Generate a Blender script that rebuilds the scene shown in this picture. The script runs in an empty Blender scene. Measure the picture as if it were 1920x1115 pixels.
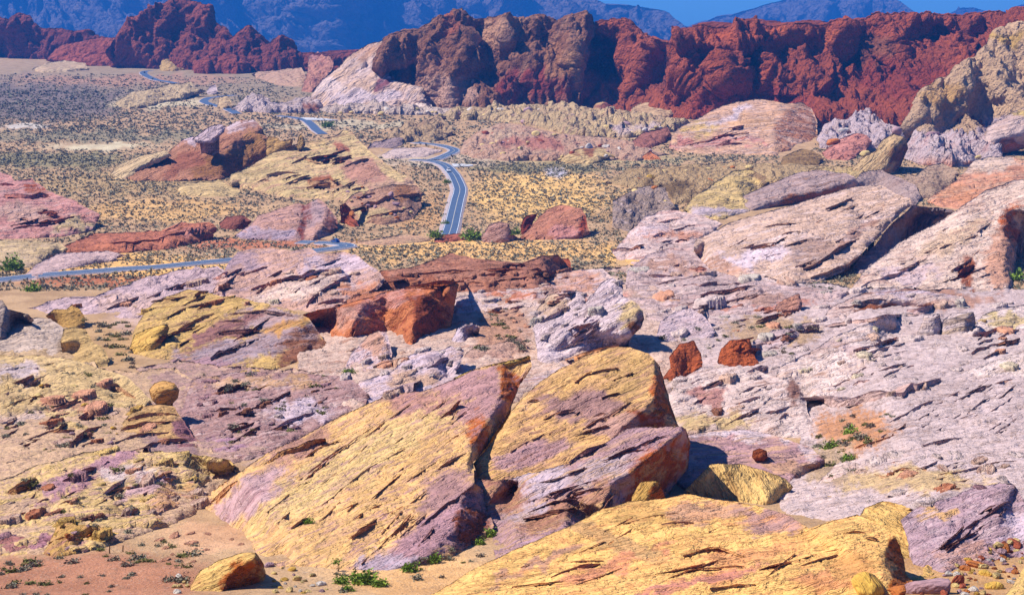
import bpy, bmesh, math, random
import numpy as np
from mathutils import Vector, Matrix
from mathutils.geometry import delaunay_2d_cdt

# ---------------------------------------------------------------- camera, sky, sun, exposure
F = 2800.0; CX, CY = 960.0, 557.5; CZ = 112.0
PITCH = math.atan(CY / F); CP, SP = math.cos(PITCH), math.sin(PITCH)
scene = bpy.context.scene
COL = scene.collection
cam_d = bpy.data.cameras.new('camera'); cam = bpy.data.objects.new('camera', cam_d); COL.objects.link(cam)
cam_d.sensor_width = 36.0; cam_d.lens = F / 1920.0 * 36.0
cam_d.clip_start = 1.0; cam_d.clip_end = 60000.0
cam.location = (0, 0, CZ); cam.rotation_euler = (math.pi / 2 - PITCH, 0, 0)
scene.camera = cam

SUN_EL, SUN_BACK = math.radians(52), math.radians(9)      # sun to the left, a little beyond the rocks
to_sun = Vector((-math.cos(SUN_EL) * math.cos(SUN_BACK), math.cos(SUN_EL) * math.sin(SUN_BACK), math.sin(SUN_EL)))
world = bpy.data.worlds.new('World'); scene.world = world; world.use_nodes = True
wn = world.node_tree; wn.nodes.clear()
sky = wn.nodes.new('ShaderNodeTexSky'); sky.sky_type = 'NISHITA'; sky.sun_disc = False
sky.sun_elevation = SUN_EL; sky.sun_rotation = math.atan2(to_sun.x, to_sun.y)
sky.altitude = 600; sky.air_density = 0.8; sky.dust_density = 0.15; sky.ozone_density = 3.0
hsv = wn.nodes.new('ShaderNodeMix'); hsv.data_type = 'RGBA'; hsv.blend_type = 'MULTIPLY'; hsv.inputs[0].default_value = 1.0; hsv.inputs[7].default_value = (0.44, 1.02, 1.85, 1)   # deep desert blue
bg = wn.nodes.new('ShaderNodeBackground'); bg.inputs['Strength'].default_value = 0.06
wo = wn.nodes.new('ShaderNodeOutputWorld')
wn.links.new(sky.outputs[0], hsv.inputs[6]); wn.links.new(hsv.outputs[2], bg.inputs['Color']); wn.links.new(bg.outputs[0], wo.inputs['Surface'])
sun_d = bpy.data.lights.new('sun', 'SUN'); sun_d.energy = 5.0; sun_d.angle = math.radians(0.5); sun_d.color = (1.0, 0.95, 0.87)
sun = bpy.data.objects.new('sun', sun_d); COL.objects.link(sun); sun.location = (-300, 300, 500)
sun.rotation_euler = (-to_sun).to_track_quat('-Z', 'Y').to_euler()
vs = scene.view_settings; vs.view_transform = 'Standard'; vs.look = 'None'; vs.exposure = 0.6; vs.gamma = 1.0; vs.use_curve_mapping = False

# ---------------------------------------------------------------- numbers: rays, noise, ground
rng = np.random.default_rng(7); random.seed(7)
def ray(x, y):
    x = np.asarray(x, float); y = np.asarray(y, float)
    dy = F * CP + (CY - y) * SP
    return (x - CX) / dy, (-F * SP + (CY - y) * CP) / dy
def project(P):
    X, Y, Z = P[:, 0], P[:, 1], P[:, 2] - CZ
    d = Y * CP - Z * SP; u = Y * SP + Z * CP
    d = np.maximum(d, 1e-3)
    return CX + F * X / d, CY - F * u / d
_perm = rng.permutation(512).astype(np.int64); _perm = np.concatenate([_perm, _perm, _perm])
_grad = rng.normal(size=(512, 3)); _grad /= np.linalg.norm(_grad, axis=1)[:, None]
def pnoise(q):
    q = np.asarray(q, float); i = np.floor(q).astype(np.int64); f = q - i; i &= 511
    w = f * f * f * (f * (f * 6 - 15) + 10); out = np.zeros(len(q))
    for dx in (0, 1):
        wx = w[:, 0] if dx else 1 - w[:, 0]
        for dy in (0, 1):
            wy = wx * (w[:, 1] if dy else 1 - w[:, 1])
            for dz in (0, 1):
                wz = wy * (w[:, 2] if dz else 1 - w[:, 2])
                h = _perm[_perm[_perm[(i[:, 0] + dx) & 511] + ((i[:, 1] + dy) & 511)] + ((i[:, 2] + dz) & 511)]
                g = _grad[h & 511]
                out += wz * (g[:, 0] * (f[:, 0] - dx) + g[:, 1] * (f[:, 1] - dy) + g[:, 2] * (f[:, 2] - dz))
    return out * 1.6
def fbm(q, o=3, g=0.5):
    q = np.asarray(q, float); s = np.zeros(len(q)); a = 1.0
    for k in range(o):
        s += a * pnoise(q * (2.03 ** k) + 17.3 * k); a *= g
    return s
def billow(q, o=3, g=0.5):
    q = np.asarray(q, float); s = np.zeros(len(q)); a = 1.0
    for k in range(o):
        s += a * np.abs(pnoise(q * (2.07 ** k) + 11.9 * k)); a *= g
    return s
def cells(q):
    i = np.floor(q).astype(np.int64); f = q - i; best = np.full(len(q), 9.0); bid = np.zeros(len(q), np.int64); sec = np.full(len(q), 9.0)
    for dx in (-1, 0, 1):
        for dy in (-1, 0, 1):
            for dz in (-1, 0, 1):
                j = (i + np.array([dx, dy, dz])) & 511
                h = _perm[_perm[_perm[j[:, 0]] + j[:, 1]] + j[:, 2]] & 511
                o = _grad[h] * 0.45 + 0.5
                d = np.linalg.norm(o + np.array([dx, dy, dz]) - f, axis=1)
                m = d < best
                sec = np.where(m, best, np.minimum(sec, d)); best = np.where(m, d, best); bid = np.where(m, h, bid)
    return best, sec, bid
def sstep(a, b, x):
    t = np.clip((x - a) / (b - a), 0, 1); return t * t * (3 - 2 * t)
def lin(c):
    c = np.array(c, float) / 255.0
    return np.where(c <= 0.04045, c / 12.92, ((c + 0.055) / 1.055) ** 2.4)

def rlin(c):
    c = np.array(c, float)
    if c[2] < 0.66 * c[0] and c[0] > 180 and c[1] > 140: c[2] += 12; c[1] -= 4
    if c[1] > 0.86 * c[0]: c[1] = 0.86 * c[0] + 0.4 * (c[1] - 0.86 * c[0])
    if c.min() > 0.78 * c.max() and c.max() > 190: c = c + (255 - c) * np.array([0.22, 0.16, 0.23])
    return lin(c)
GT = np.array([(-3000, 0), (-60, 0), (0, -2), (6, -3), (12, -8), (40, -22), (80, -36), (110, -47), (128, -52.5), (180, -62), (230, -68), (280, -73),
      (340, -79), (400, -83), (470, -87.5), (560, -95), (630, -102), (700, -105), (800, -103.5), (1000, -101.5), (1500, -98), (2300, -91), (2600, -90), (3200, -150), (5000, -330), (9000, -640), (40000, -2600)], float)
def gz(X, Y):
    X = np.asarray(X, float); Y = np.asarray(Y, float)
    z = np.interp(Y, GT[:, 0], GT[:, 1])
    sh = X.shape; q = np.stack([X.ravel() / 45, Y.ravel() / 45, np.zeros(X.size)], 1)
    n = fbm(q, 3).reshape(sh); q[:, :2] *= 45 / 260.0
    n2 = fbm(q, 2).reshape(sh)
    return CZ + z + 0.45 * n * sstep(100, 160, Y) + 1.6 * n2 * sstep(300, 900, Y)
_YS = np.geomspace(100, 12000, 900); _TS = np.interp(_YS, GT[:, 0], GT[:, 1]) / _YS     # slope of the sight line that meets the bare ground profile at each distance
_TS = np.maximum.accumulate(_TS)
def gY(x, y):
    x = np.atleast_1d(np.asarray(x, float)); y = np.atleast_1d(np.asarray(y, float)); a, c = ray(x, y)
    Y = np.interp(c, _TS + np.arange(900) * 1e-9, _YS)
    for _ in range(5):
        f = CZ + c * Y - gz(a * Y, Y); Y = np.clip(Y + np.clip(f / np.maximum(0.02 - c, 0.03), -0.05 * Y, 0.05 * Y) * 0.9, 90, 12000)
    return Y
def at(x, y, Y):
    a, c = ray(x, y); return np.stack([a * Y, np.broadcast_to(Y, np.shape(a)).astype(float), CZ + c * Y], -1)
def on_ground(x, y):
    Y = gY(x, y); return at(np.atleast_1d(x).astype(float), np.atleast_1d(y).astype(float), Y)
# nearest distance seen at each (half resolution) photo pixel, used to rest small things on what carries them
ZB = np.full((600, 1000), 1e9)
OB = np.full((600, 1000), -1, int); ROBJ = []
CB = np.tile(np.array([0.55, 0.40, 0.26]), (600, 1000, 1))
def cput(x, y, Y, c):
    i0 = np.round(y / 2).astype(int); j0 = np.round(x / 2).astype(int)
    for di, dj in ((-1, -1), (-1, 0), (-1, 1), (0, -1), (0, 1), (1, -1), (1, 0), (1, 1), (0, 0)):
        i, j = i0 + di, j0 + dj; m = (i >= 0) & (i < 600) & (j >= 0) & (j < 1000); i, j, Y_, c_ = i[m], j[m], Y[m], c[m]
        m = Y_ <= ZB[i, j] * 1.012 + 0.3; CB[i[m], j[m]] = c_[m]; OB[i[m], j[m]] = len(ROBJ)
def zput(x, y, Y):
    i = np.round(y / 2).astype(int); j = np.round(x / 2).astype(int)
    for di in (-1, 0, 1):
        for dj in (-1, 0, 1):
            ii, jj = i + di, j + dj; m = (ii >= 0) & (ii < 600) & (jj >= 0) & (jj < 1000)
            np.minimum.at(ZB, (ii[m], jj[m]), Y[m])
def zget(x, y):
    x = np.atleast_1d(np.asarray(x, float)); y = np.atleast_1d(np.asarray(y, float))
    Y = gY(x, y); z = ZB[np.clip(np.round(y / 2).astype(int), 0, 599), np.clip(np.round(x / 2).astype(int), 0, 999)]
    return np.minimum(Y, z)
def inpoly(x, y, poly):
    p = np.asarray(poly, float); r = np.zeros(len(x), bool); j = len(p) - 1
    for i in range(len(p)):
        c = ((p[i, 1] > y) != (p[j, 1] > y)) & (x < (p[j, 0] - p[i, 0]) * (y - p[i, 1]) / (p[j, 1] - p[i, 1] + 1e-12) + p[i, 0])
        r ^= c; j = i
    return r

# ---------------------------------------------------------------- materials
def mat(name):
    m = bpy.data.materials.new(name); m.use_nodes = True; nt = m.node_tree; nt.nodes.clear()
    out = nt.nodes.new('ShaderNodeOutputMaterial'); b = nt.nodes.new('ShaderNodeBsdfPrincipled'); nt.links.new(b.outputs[0], out.inputs[0])
    b.inputs['Specular IOR Level'].default_value = 0.15; b.inputs['Roughness'].default_value = 0.9
    return m, nt, b
class NG:
    def __init__(s, nt): s.nt = nt
    def n(s, t, **k):
        o = s.nt.nodes.new(t)
        for a, v in k.items(): setattr(o, a, v)
        return o
    def l(s, a, b): s.nt.links.new(a, b)
    def val(s, sock, v):
        if isinstance(v, bpy.types.NodeSocket): s.l(v, sock)
        else: sock.default_value = v
    def m(s, op, a, b=0.0, c=None):
        o = s.n('ShaderNodeMath', operation=op); s.val(o.inputs[0], a); s.val(o.inputs[1], b)
        if c is not None: s.val(o.inputs[2], c)
        return o.outputs[0]
    def vm(s, op, a, b):
        o = s.n('ShaderNodeVectorMath', operation=op); s.val(o.inputs[0], a); s.val(o.inputs[1], b); return o.outputs[0]
    def noise(s, v, scale=1.0, detail=3.0, rough=0.55):
        o = s.n('ShaderNodeTexNoise'); s.l(v, o.inputs['Vector']); o.inputs['Scale'].default_value = scale; o.inputs['Detail'].default_value = detail; o.inputs['Roughness'].default_value = rough
        return o.outputs[0]
    def mr(s, v, a, b, c=0.0, d=1.0):
        o = s.n('ShaderNodeMapRange', interpolation_type='SMOOTHSTEP'); s.l(v, o.inputs[0])
        for k, q in zip((1, 2, 3, 4), (a, b, c, d)): s.val(o.inputs[k], q)
        return o.outputs[0]
    def mix(s, f, a, b, blend='MIX'):
        o = s.n('ShaderNodeMix', data_type='RGBA', blend_type=blend); s.val(o.inputs[0], f); s.val(o.inputs[6], a); s.val(o.inputs[7], b); return o.outputs[2]
def rock_material():
    """Bedded sandstone. Attributes: Col (rgb, a = craggy 0..1), Alt (rgb of streaks, a = metres per texture unit), bc = bedding coordinates."""
    m, nt, b = mat('bedded_sandstone'); g = NG(nt)
    col = g.n('ShaderNodeAttribute', attribute_name='Col'); alt = g.n('ShaderNodeAttribute', attribute_name='Alt'); bc = g.n('ShaderNodeAttribute', attribute_name='bc')
    v = bc.outputs['Vector']; crag = col.outputs['Alpha']; mpp = alt.outputs['Alpha']
    wn_ = g.n('ShaderNodeTexNoise'); g.l(v, wn_.inputs['Vector']); wn_.inputs['Scale'].default_value = 1 / 55; wn_.inputs['Detail'].default_value = 2
    wv = g.vm('MULTIPLY', g.vm('SUBTRACT', wn_.outputs[1], (0.5, 0.5, 0.5)), (10, 20, 10))
    v2 = g.vm('ADD', v, wv)
    bands = g.noise(g.vm('MULTIPLY', v2, (1 / 260, 1 / 10, 1 / 40)), 1, 4, 0.6)
    am = g.mr(bands, 0.46, 0.64)
    blot = g.mr(g.noise(v, 1 / 60, 4, 0.6), 0.42, 0.62)
    am = g.m('MULTIPLY', am, g.m('ADD', 0.22, g.m('MULTIPLY', blot, 0.62)))
    am = g.m('MULTIPLY', am, g.m('SUBTRACT', 1.0, g.m('MULTIPLY', crag, 0.3)))
    c = g.mix(am, col.outputs['Color'], alt.outputs['Color'])
    grain = g.noise(v, 1 / 5, 4, 0.7); c = g.mix(0.3, c, g.mix(g.mr(grain, 0.3, 0.7), (0.62, 0.6, 0.58, 1), (1.22, 1.2, 1.16, 1)), 'MULTIPLY')
    sp = g.noise(g.vm('MULTIPLY', v2, (1 / 34, 1 / 9, 1 / 14)), 1, 5, 0.7)          # dark varnish flecks with ragged edges
    c = g.mix(g.m('MULTIPLY', g.mr(sp, 0.62, 0.72), 0.3), c, (0.10, 0.055, 0.045, 1))
    g.l(c, b.inputs['Base Color'])
    # relief: thin bedding cracks, joints, lumps
    n1 = g.noise(g.vm('MULTIPLY', v2, (1 / 240, 1 / 8, 1 / 50)), 1, 2.5, 0.5)
    l1 = g.mr(g.m('ABSOLUTE', g.m('SUBTRACT', n1, 0.5)), 0.0, 0.045)
    n2 = g.noise(g.vm('MULTIPLY', v2, (1 / 60, 1 / 34, 1 / 40)), 1, 3, 0.6)
    l2 = g.mr(g.m('ABSOLUTE', g.m('SUBTRACT', n2, 0.52)), 0.0, 0.02)
    n3 = g.noise(g.vm('MULTIPLY', v2, (1 / 110, 1 / 4.0, 1 / 22)), 1, 3, 0.6)
    lump = g.n('ShaderNodeTexVoronoi'); g.l(v, lump.inputs['Vector']); lump.inputs['Scale'].default_value = 1 / 15; lump.inputs['Detail'].default_value = 2.0
    sep = g.n('ShaderNodeSeparateXYZ'); g.l(v2, sep.inputs[0])
    def saw(per, su, k):                                                    # little ledges: each bed ends in a sharp lip
        n_ = g.noise(g.vm('MULTIPLY', v, (1 / su, 1 / (su * 0.6), 1 / (su * 0.6))), 1, 4, 0.5)
        return g.m('SUBTRACT', 1.0, g.m('FRACT', g.m('ADD', g.m('DIVIDE', sep.outputs[1], per), g.m('MULTIPLY', n_, k))))
    msk = g.mr(g.noise(g.vm('MULTIPLY', v2, (1 / 90, 1 / 40, 1 / 60)), 1, 4, 0.65), 0.40, 0.62)
    msk2 = g.mr(g.noise(g.vm('MULTIPLY', v2, (1 / 60, 1 / 30, 1 / 50)), 1, 4, 0.65), 0.44, 0.60)
    slick = g.m('ADD', g.m('MULTIPLY', g.m('MULTIPLY', l1, msk2), 2.2), g.m('ADD', g.m('MULTIPLY', g.m('MULTIPLY', l2, msk), 1.2), g.m('MULTIPLY', n3, 1.5)))
    slick = g.m('ADD', slick, g.m('MULTIPLY', g.m('MULTIPLY', saw(11.0, 330, 7.0), msk), 3.0))
    slick = g.m('ADD', slick, g.m('MULTIPLY', g.m('MULTIPLY', saw(5.2, 260, 9.0), msk2), 1.3))
    craggy = g.m('ADD', g.m('MULTIPLY', lump.outputs[0], -5.0), g.m('MULTIPLY', g.noise(v, 1 / 11, 5, 0.65), 8.0))
    h = g.m('ADD', g.m('MULTIPLY', slick, g.m('SUBTRACT', 1.0, crag)), g.m('MULTIPLY', craggy, crag))
    h = g.m('ADD', h, g.m('MULTIPLY', grain, 0.6))
    bp = g.n('ShaderNodeBump'); bp.inputs['Strength'].default_value = 1.0; g.l(h, bp.inputs['Height']); g.l(g.m('MULTIPLY', mpp, 1.9), bp.inputs['Distance']); g.l(bp.outputs[0], b.inputs['Normal'])
    return m
ROCK = rock_material()
def plain(name, rgb, rough=0.8, spec=0.3, metal=0.0, var=0.0, scale=1.0):
    m, nt, b = mat(name); g = NG(nt); b.inputs['Roughness'].default_value = rough; b.inputs['Specular IOR Level'].default_value = spec; b.inputs['Metallic'].default_value = metal
    if var:
        tc = g.n('ShaderNodeTexCoord'); nz = g.noise(tc.outputs['Object'], scale, 4)
        g.l(g.mix(g.mr(nz, 0.3, 0.7), tuple(x * (1 - var) for x in rgb) + (1,), tuple(x * (1 + var) for x in rgb) + (1,)), b.inputs['Base Color'])
    else: b.inputs['Base Color'].default_value = (*rgb, 1)
    return m
def tag(o, label=None, cat=None, group=None, kind=None):
    for k, v in (('label', label), ('category', cat), ('group', group), ('kind', kind)):
        if v: o[k] = v
    return o
def mesh_np(name, V, T, smooth=True):
    me = bpy.data.meshes.new(name); V = np.asarray(V, np.float32); T = np.asarray(T, np.int32); k = T.shape[1]
    me.vertices.add(len(V)); me.vertices.foreach_set('co', V.ravel())
    me.loops.add(T.size); me.loops.foreach_set('vertex_index', T.ravel())
    me.polygons.add(len(T)); me.polygons.foreach_set('loop_start', np.arange(0, T.size, k, dtype=np.int32))
    me.update(calc_edges=True)
    if smooth: me.polygons.foreach_set('use_smooth', np.ones(len(T), bool))
    return me
def setattrs(me, col, alt, bc):
    for nm, d, t in (('Col', col, 'FLOAT_COLOR'), ('Alt', alt, 'FLOAT_COLOR')):
        a = me.attributes.new(nm, t, 'POINT'); a.data.foreach_set('color', np.asarray(d, np.float32).ravel())
    a = me.attributes.new('bc', 'FLOAT_VECTOR', 'POINT'); a.data.foreach_set('vector', np.asarray(bc, np.float32).ravel())
def link(name, me, material=None, parent=None):
    o = bpy.data.objects.new(name, me); COL.objects.link(o)
    if material and me: me.materials.append(material) if not me.materials else None
    if parent: o.parent = parent
    return o

# ---------------------------------------------------------------- one traced rock as a solid with its own distance, depth and back
POLYS = []; NTRI = 0
ALB = np.array([0.84, 0.79, 0.67])
def norm(v): return v / np.linalg.norm(v)
def rock(name, label, top, bot, base=None, sy=0.55, sx=0.1, C=(), c1=(205, 175, 120), c2=(170, 130, 130), blobs=(), th=25, crag=0.0, amp=1.0, led=1.0,
         step=3.3, R=16, kR=0.8, sm=9, T=None, jit=2.0, seed=0, parent=None, cat='rock', group=None, kind=None, Y0=None, tex=1.0, drop=True, w=1.0, up=None, big=None):
    if big is None: big = 1.0 if w < 0.45 else 0.3
    global NTRI
    wide = lambda p: (p[0] + (230 if p[0] >= 1985 else -170 if p[0] <= -35 else 0),) + tuple(p[1:])      # rocks cut by the picture's edge run on beyond it
    top = [wide(p) for p in top]; bot = [wide(p) for p in bot]
    bot = [tuple(p) + ('g',) if len(p) == 2 else p for p in bot]
    ctrl = list(top) + bot; nO = len(ctrl); ctrl += list(C)
    if base is None: base = max(bot or top, key=lambda p: p[1])[:2]
    YA = float(Y0) if Y0 else float(gY(base[0], base[1])[0]); A = at(base[0], base[1], YA)
    def planeY(x, y):
        a, c = ray(x, y); return (A[2] - CZ - sy * YA - sx * A[0]) / (c - sy - sx * a)
    cy = []
    qx = np.array([p[2] if len(p) > 3 and p[2] != 'Y' else p[0] for p in ctrl], float); qy = np.array([p[3] if len(p) > 3 and p[2] != 'Y' else p[1] for p in ctrl], float)
    gq = gY(qx, qy) if (w < 1 or bot) else None
    for i, p in enumerate(ctrl):
        if len(p) == 4 and p[2] == 'Y': cy.append(p[3]); continue
        if len(p) == 3 and p[2] == 'g': cy.append(float(gq[i])); continue
        y_ = float(planeY(qx[i], qy[i]))
        if w < 1: y_ = 1.0 / (w / y_ + (1 - w) / gq[i])
        cy.append(y_ + (p[2] if len(p) == 3 else p[4] if len(p) > 4 else 0))
    cxy = np.array([(p[0], p[1]) for p in ctrl], float); inv = 1.0 / np.array(cy)
    gfl = np.array([1.0 if (len(p) == 3 and p[2] == 'g') else 0.0 for p in ctrl])
    POLYS.append(cxy[:nO])
    # resampled outline with a ragged edge
    pts = []; gf = []
    for i in range(nO):
        a, b_ = cxy[i], cxy[(i + 1) % nO]; L = np.linalg.norm(b_ - a); n = max(1, int(round(L / step)))
        for k in range(n):
            t = k / n; pts.append(a + (b_ - a) * t); gf.append(gfl[i] * (1 - t) + gfl[(i + 1) % nO] * t)
    pts = np.array(pts); gf = np.array(gf)
    q = np.stack([pts[:, 0] / 47, pts[:, 1] / 47, np.full(len(pts), seed + 3.7)], 1)
    off = fbm(q, 5, 0.62)[:, None] * jit
    d0 = np.roll(pts, -1, 0) - np.roll(pts, 1, 0); d0 /= np.linalg.norm(d0, axis=1)[:, None] + 1e-9
    pts = pts + np.stack([-d0[:, 1], d0[:, 0]], 1) * off[:, :1]
    lo, hi = pts.min(0), pts.max(0)
    gx, gy_ = np.meshgrid(np.arange(lo[0], hi[0], step), np.arange(lo[1], hi[1], step * 0.87)); gx = gx + (np.arange(gx.shape[0]) % 2)[:, None] * step / 2
    I = np.stack([gx.ravel(), gy_.ravel()], 1); I += rng.uniform(-0.22, 0.22, I.shape) * step
    I = I[inpoly(I[:, 0], I[:, 1], pts)]
    if len(I):
        md = np.empty(len(I))
        for s in range(0, len(I), 4000):
            md[s:s + 4000] = np.sqrt(((I[s:s + 4000, None, :] - pts[None]) ** 2).sum(2)).min(1)
        I = I[md > step * 0.62]
    allp = np.concatenate([pts, I]); nb = len(pts)
    r = delaunay_2d_cdt([Vector(p) for p in allp], [(i, (i + 1) % nb) for i in range(nb)], [], 1, 1e-4)
    xy = np.array([(v.x, v.y) for v in r[0]]); tri = np.array([f for f in r[2] if len(f) == 3], np.int64)
    gfv = np.zeros(len(xy))
    for i, o in enumerate(r[3]):
        if o and o[0] < nb: gfv[i] = gf[o[0]]
    # coarse facets from the control points
    rc = delaunay_2d_cdt([Vector(p) for p in cxy], [(i, (i + 1) % nO) for i in range(nO)], [], 1, 1e-4)
    oc = [o[0] if o else 0 for o in rc[3]]; best = np.full(len(xy), -1e9); iv = np.zeros(len(xy))
    for f in rc[2]:
        ia, ib, ic = (oc[k] for k in f); a, b_, c_ = cxy[ia], cxy[ib], cxy[ic]
        det = (b_[1] - c_[1]) * (a[0] - c_[0]) + (c_[0] - b_[0]) * (a[1] - c_[1])
        if abs(det) < 1e-6: continue
        w0 = ((b_[1] - c_[1]) * (xy[:, 0] - c_[0]) + (c_[0] - b_[0]) * (xy[:, 1] - c_[1])) / det
        w1 = ((c_[1] - a[1]) * (xy[:, 0] - c_[0]) + (a[0] - c_[0]) * (xy[:, 1] - c_[1])) / det; w2 = 1 - w0 - w1
        mn = np.minimum(np.minimum(w0, w1), w2); k = mn > best
        wb = np.clip(np.stack([w0, w1, w2], 1), -0.02, 1.02); wb /= wb.sum(1)[:, None]
        best = np.where(k, mn, best); iv = np.where(k, wb @ inv[[ia, ib, ic]], iv)
    E = np.concatenate([tri[:, [0, 1]], tri[:, [1, 2]], tri[:, [2, 0]]]); deg = np.zeros(len(xy))
    Eb = np.sort(E, 1); key = Eb[:, 0] * (len(xy) + 1) + Eb[:, 1]; uq, ix, ct = np.unique(key, return_index=True, return_counts=True)
    be = E[ix[ct == 1]]; bset = np.unique(be)
    np.add.at(deg, E[:, 0], 1); np.add.at(deg, E[:, 1], 1)
    for _ in range(sm):
        s = np.zeros(len(xy)); np.add.at(s, E[:, 0], iv[E[:, 1]]); np.add.at(s, E[:, 1], iv[E[:, 0]]); iv = 0.4 * iv + 0.6 * s / np.maximum(deg, 1)
    Y = 1.0 / iv
    mpp = YA / F                                    # metres per photo pixel at this rock
    dm = np.full(len(xy), 99.0)
    bd = bset[gfv[bset] < 0.5]                      # free (not ground contact) rim: round it away from the viewer
    if len(bd):
        bp = xy[bd]
        for s in range(0, len(xy), 4000):
            dm[s:s + 4000] = np.sqrt(((xy[s:s + 4000, None, :] - bp[None]) ** 2).sum(2)).min(1)
        t = 1 - np.clip(dm / max(R, 1), 0, 1); Y = Y + R * mpp * kR * (1 - np.sqrt(np.clip(1 - t * t, 0, 1)))
    zput(xy[:, 0], xy[:, 1], Y)
    P = at(xy[:, 0], xy[:, 1], Y)
    # bedding frame on the rock's main face
    N = norm(np.array([-sx, -sy, 1.0])); b2 = (base[0] + 30 * math.cos(math.radians(th)), base[1] - 30 * math.sin(math.radians(th)))
    tv = at(b2[0], b2[1], float(planeY(*b2))) - A; tv = norm(tv); nv = norm(np.cross(N, tv) + 0.35 * N); wv = np.cross(tv, nv)
    ppm = 1 / mpp / tex
    def beds(P): 
        d = (P - A) * ppm; return np.stack([d @ tv, d @ nv, d @ wv], 1)
    def nrm(P, T_):
        fn = np.cross(P[T_[:, 1]] - P[T_[:, 0]], P[T_[:, 2]] - P[T_[:, 0]]); vn = np.zeros_like(P)
        for k in range(3): np.add.at(vn, T_[:, k], fn)
        return vn / (np.linalg.norm(vn, axis=1)[:, None] + 1e-12)
    vn = nrm(P, tri); ctr = P.mean(0)
    if ((vn * (np.array([0, 0, CZ]) - P)).sum(1) > 0).mean() < 0.5: tri = tri[:, ::-1].copy(); vn = -vn
    def disp(P):
        q = beds(P) + seed * 37.7
        d = np.zeros(len(P))
        if crag < 1:
            s = q[:, 1] + 16 * fbm(q / 70, 2)
            lf = fbm(q / np.array([130, 60, 90]), 3) * (5.0 if w > 0.45 or w == 0 else 10.0)
            lg = 0
            for per, am_ in ((97.0, 5.5 * big), (43.0, 3.4), (21.0, 2.0)):
                k = s / per; fr = k - np.floor(k); dl = 7.5 / per; h_ = np.where(fr < 1 - dl, (1 - fr / (1 - dl)) ** 1.4, sstep(1 - dl, 1, fr))
                kk = np.floor(k + dl); lg = lg + am_ * h_ * sstep(-0.15, 0.35, fbm(np.stack([q[:, 0] / 90, kk * 3.1, q[:, 2] / 80], 1), 2))
            n = fbm(np.stack([q[:, 0] / 120, s / 24, q[:, 2] / 50], 1), 2); gr = -4.5 * np.exp(-(n / 0.03) ** 2) * sstep(-0.1, 0.3, fbm(q / 85 + 9, 2))
            j = pnoise(np.stack([q[:, 0] / 55, s / 130, q[:, 2] / 70], 1) + 5.5); gr = gr - 4.0 * np.exp(-(j / 0.03) ** 2) * sstep(0.0, 0.35, fbm(q / 60 + 21, 2))
            d = d + (1 - crag) * (lf + led * lg + gr + 0.8 * fbm(q / 9, 2))
        if crag > 0:
            W = P / mpp; w3 = np.stack([W[:, 0] / 34, W[:, 1] / 60, W[:, 2] / 62], 1) + seed * 5.1
            w3 = w3 + 0.3 * np.stack([pnoise(w3 * 1.4), pnoise(w3 * 1.4 + 7), pnoise(w3 * 1.4 + 13)], 1)
            f1, f2, _ = cells(w3 * 0.75); g1, g2, _ = cells(w3 * 2.1 + 3.3); h1, h2, _ = cells(w3 * 4.3 + 7.7)
            if crag > 0.85:
                gl = np.stack([W[:, 0] / 95, W[:, 1] / 260, W[:, 2] / 240], 1) + seed * 2.3; gk = 1.0 if (T or 0) < 1000 else 0.3; d = d + gk * 20 - gk * 48 * np.abs(pnoise(gl + 0.25 * np.stack([pnoise(gl * 2.2), pnoise(gl * 2.2 + 5), pnoise(gl * 2.2 + 9)], 1))) ** 0.8
            d = d + crag * (20 * (np.minimum(f2 - f1, 0.5)) + 14 * np.minimum(g2 - g1, 0.5) + 7 * np.minimum(h2 - h1, 0.5) + 8 * fbm(w3 * 0.5, 2) - 9 * billow(w3 * 0.9, 3) + 4)
        return d * mpp * amp
    P = P + vn * (disp(P) * (0.3 + 0.7 * sstep(0, 11, dm) if (T or 0) < 1000 else 0.05 + 0.95 * sstep(0, 45, dm)))[:, None]
    if up is None: up = 1.5 * mpp * (1 - w)
    P[:, 2] += up * sstep(0, 14, dm)
    # the back: the rim runs on away from the viewer and down into the ground
    hdir = norm(np.array([ctr[0], ctr[1], 0.0])); H = max(P[:, 2].max() - P[:, 2].min(), 1.0)
    if T is None: T = max(H * 1.1, 3.0)
    # ordered rim
    nxt = {}
    for a, b_ in be: nxt[a] = b_
    order = [be[0][0]]
    while True:
        n_ = nxt.get(order[-1])
        if n_ is None or n_ == order[0] or len(order) > len(be): break
        order.append(n_)
    rim = np.array(order); sub = rim[::2] if len(rim) > 40 else rim; cc = P[rim].mean(0); cc[2] = P[:, 2].min()
    VV = [P]; TT = [tri]; prev = rim; nv0 = len(P)
    Pr = P[rim]; mid = P.mean(0); gz_r = gz(Pr[:, 0], Pr[:, 1]); flat = T > 150; camp = np.array([0, 0, CZ])
    rings = []
    for fr_, shr, sink in ((0.2, 0.02, 0), (0.6, 0.12, 0), (1.0, 0.42, 0), (1.02, 0.60, 1)):
        S_ = Pr + (mid - Pr) * (shr * (0.25 if flat else 1.0))          # drawn in, then pushed away along the line of sight
        Q = S_ + (S_ - camp) * (T * fr_ / S_[:, 1:2]) * (np.array([1, 1, 0.0]) if flat else 1.0)
        Q = Q + rng.uniform(-1, 1, Q.shape) * min(T, 60) * 0.015
        if sink and drop: Q[:, 2] = np.minimum(Q[:, 2], gz(Q[:, 0], Q[:, 1]) - 1.5)
        rings.append(Q)
    cnt = nv0
    for Q in rings:
        VV.append(Q); n_ = len(rim); cur = np.arange(cnt, cnt + n_); cnt += n_; nx = np.roll(np.arange(n_), -1)
        TT.append(np.stack([prev, cur, prev[nx]], 1)); TT.append(np.stack([prev[nx], cur, cur[nx]], 1)); prev = cur
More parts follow.
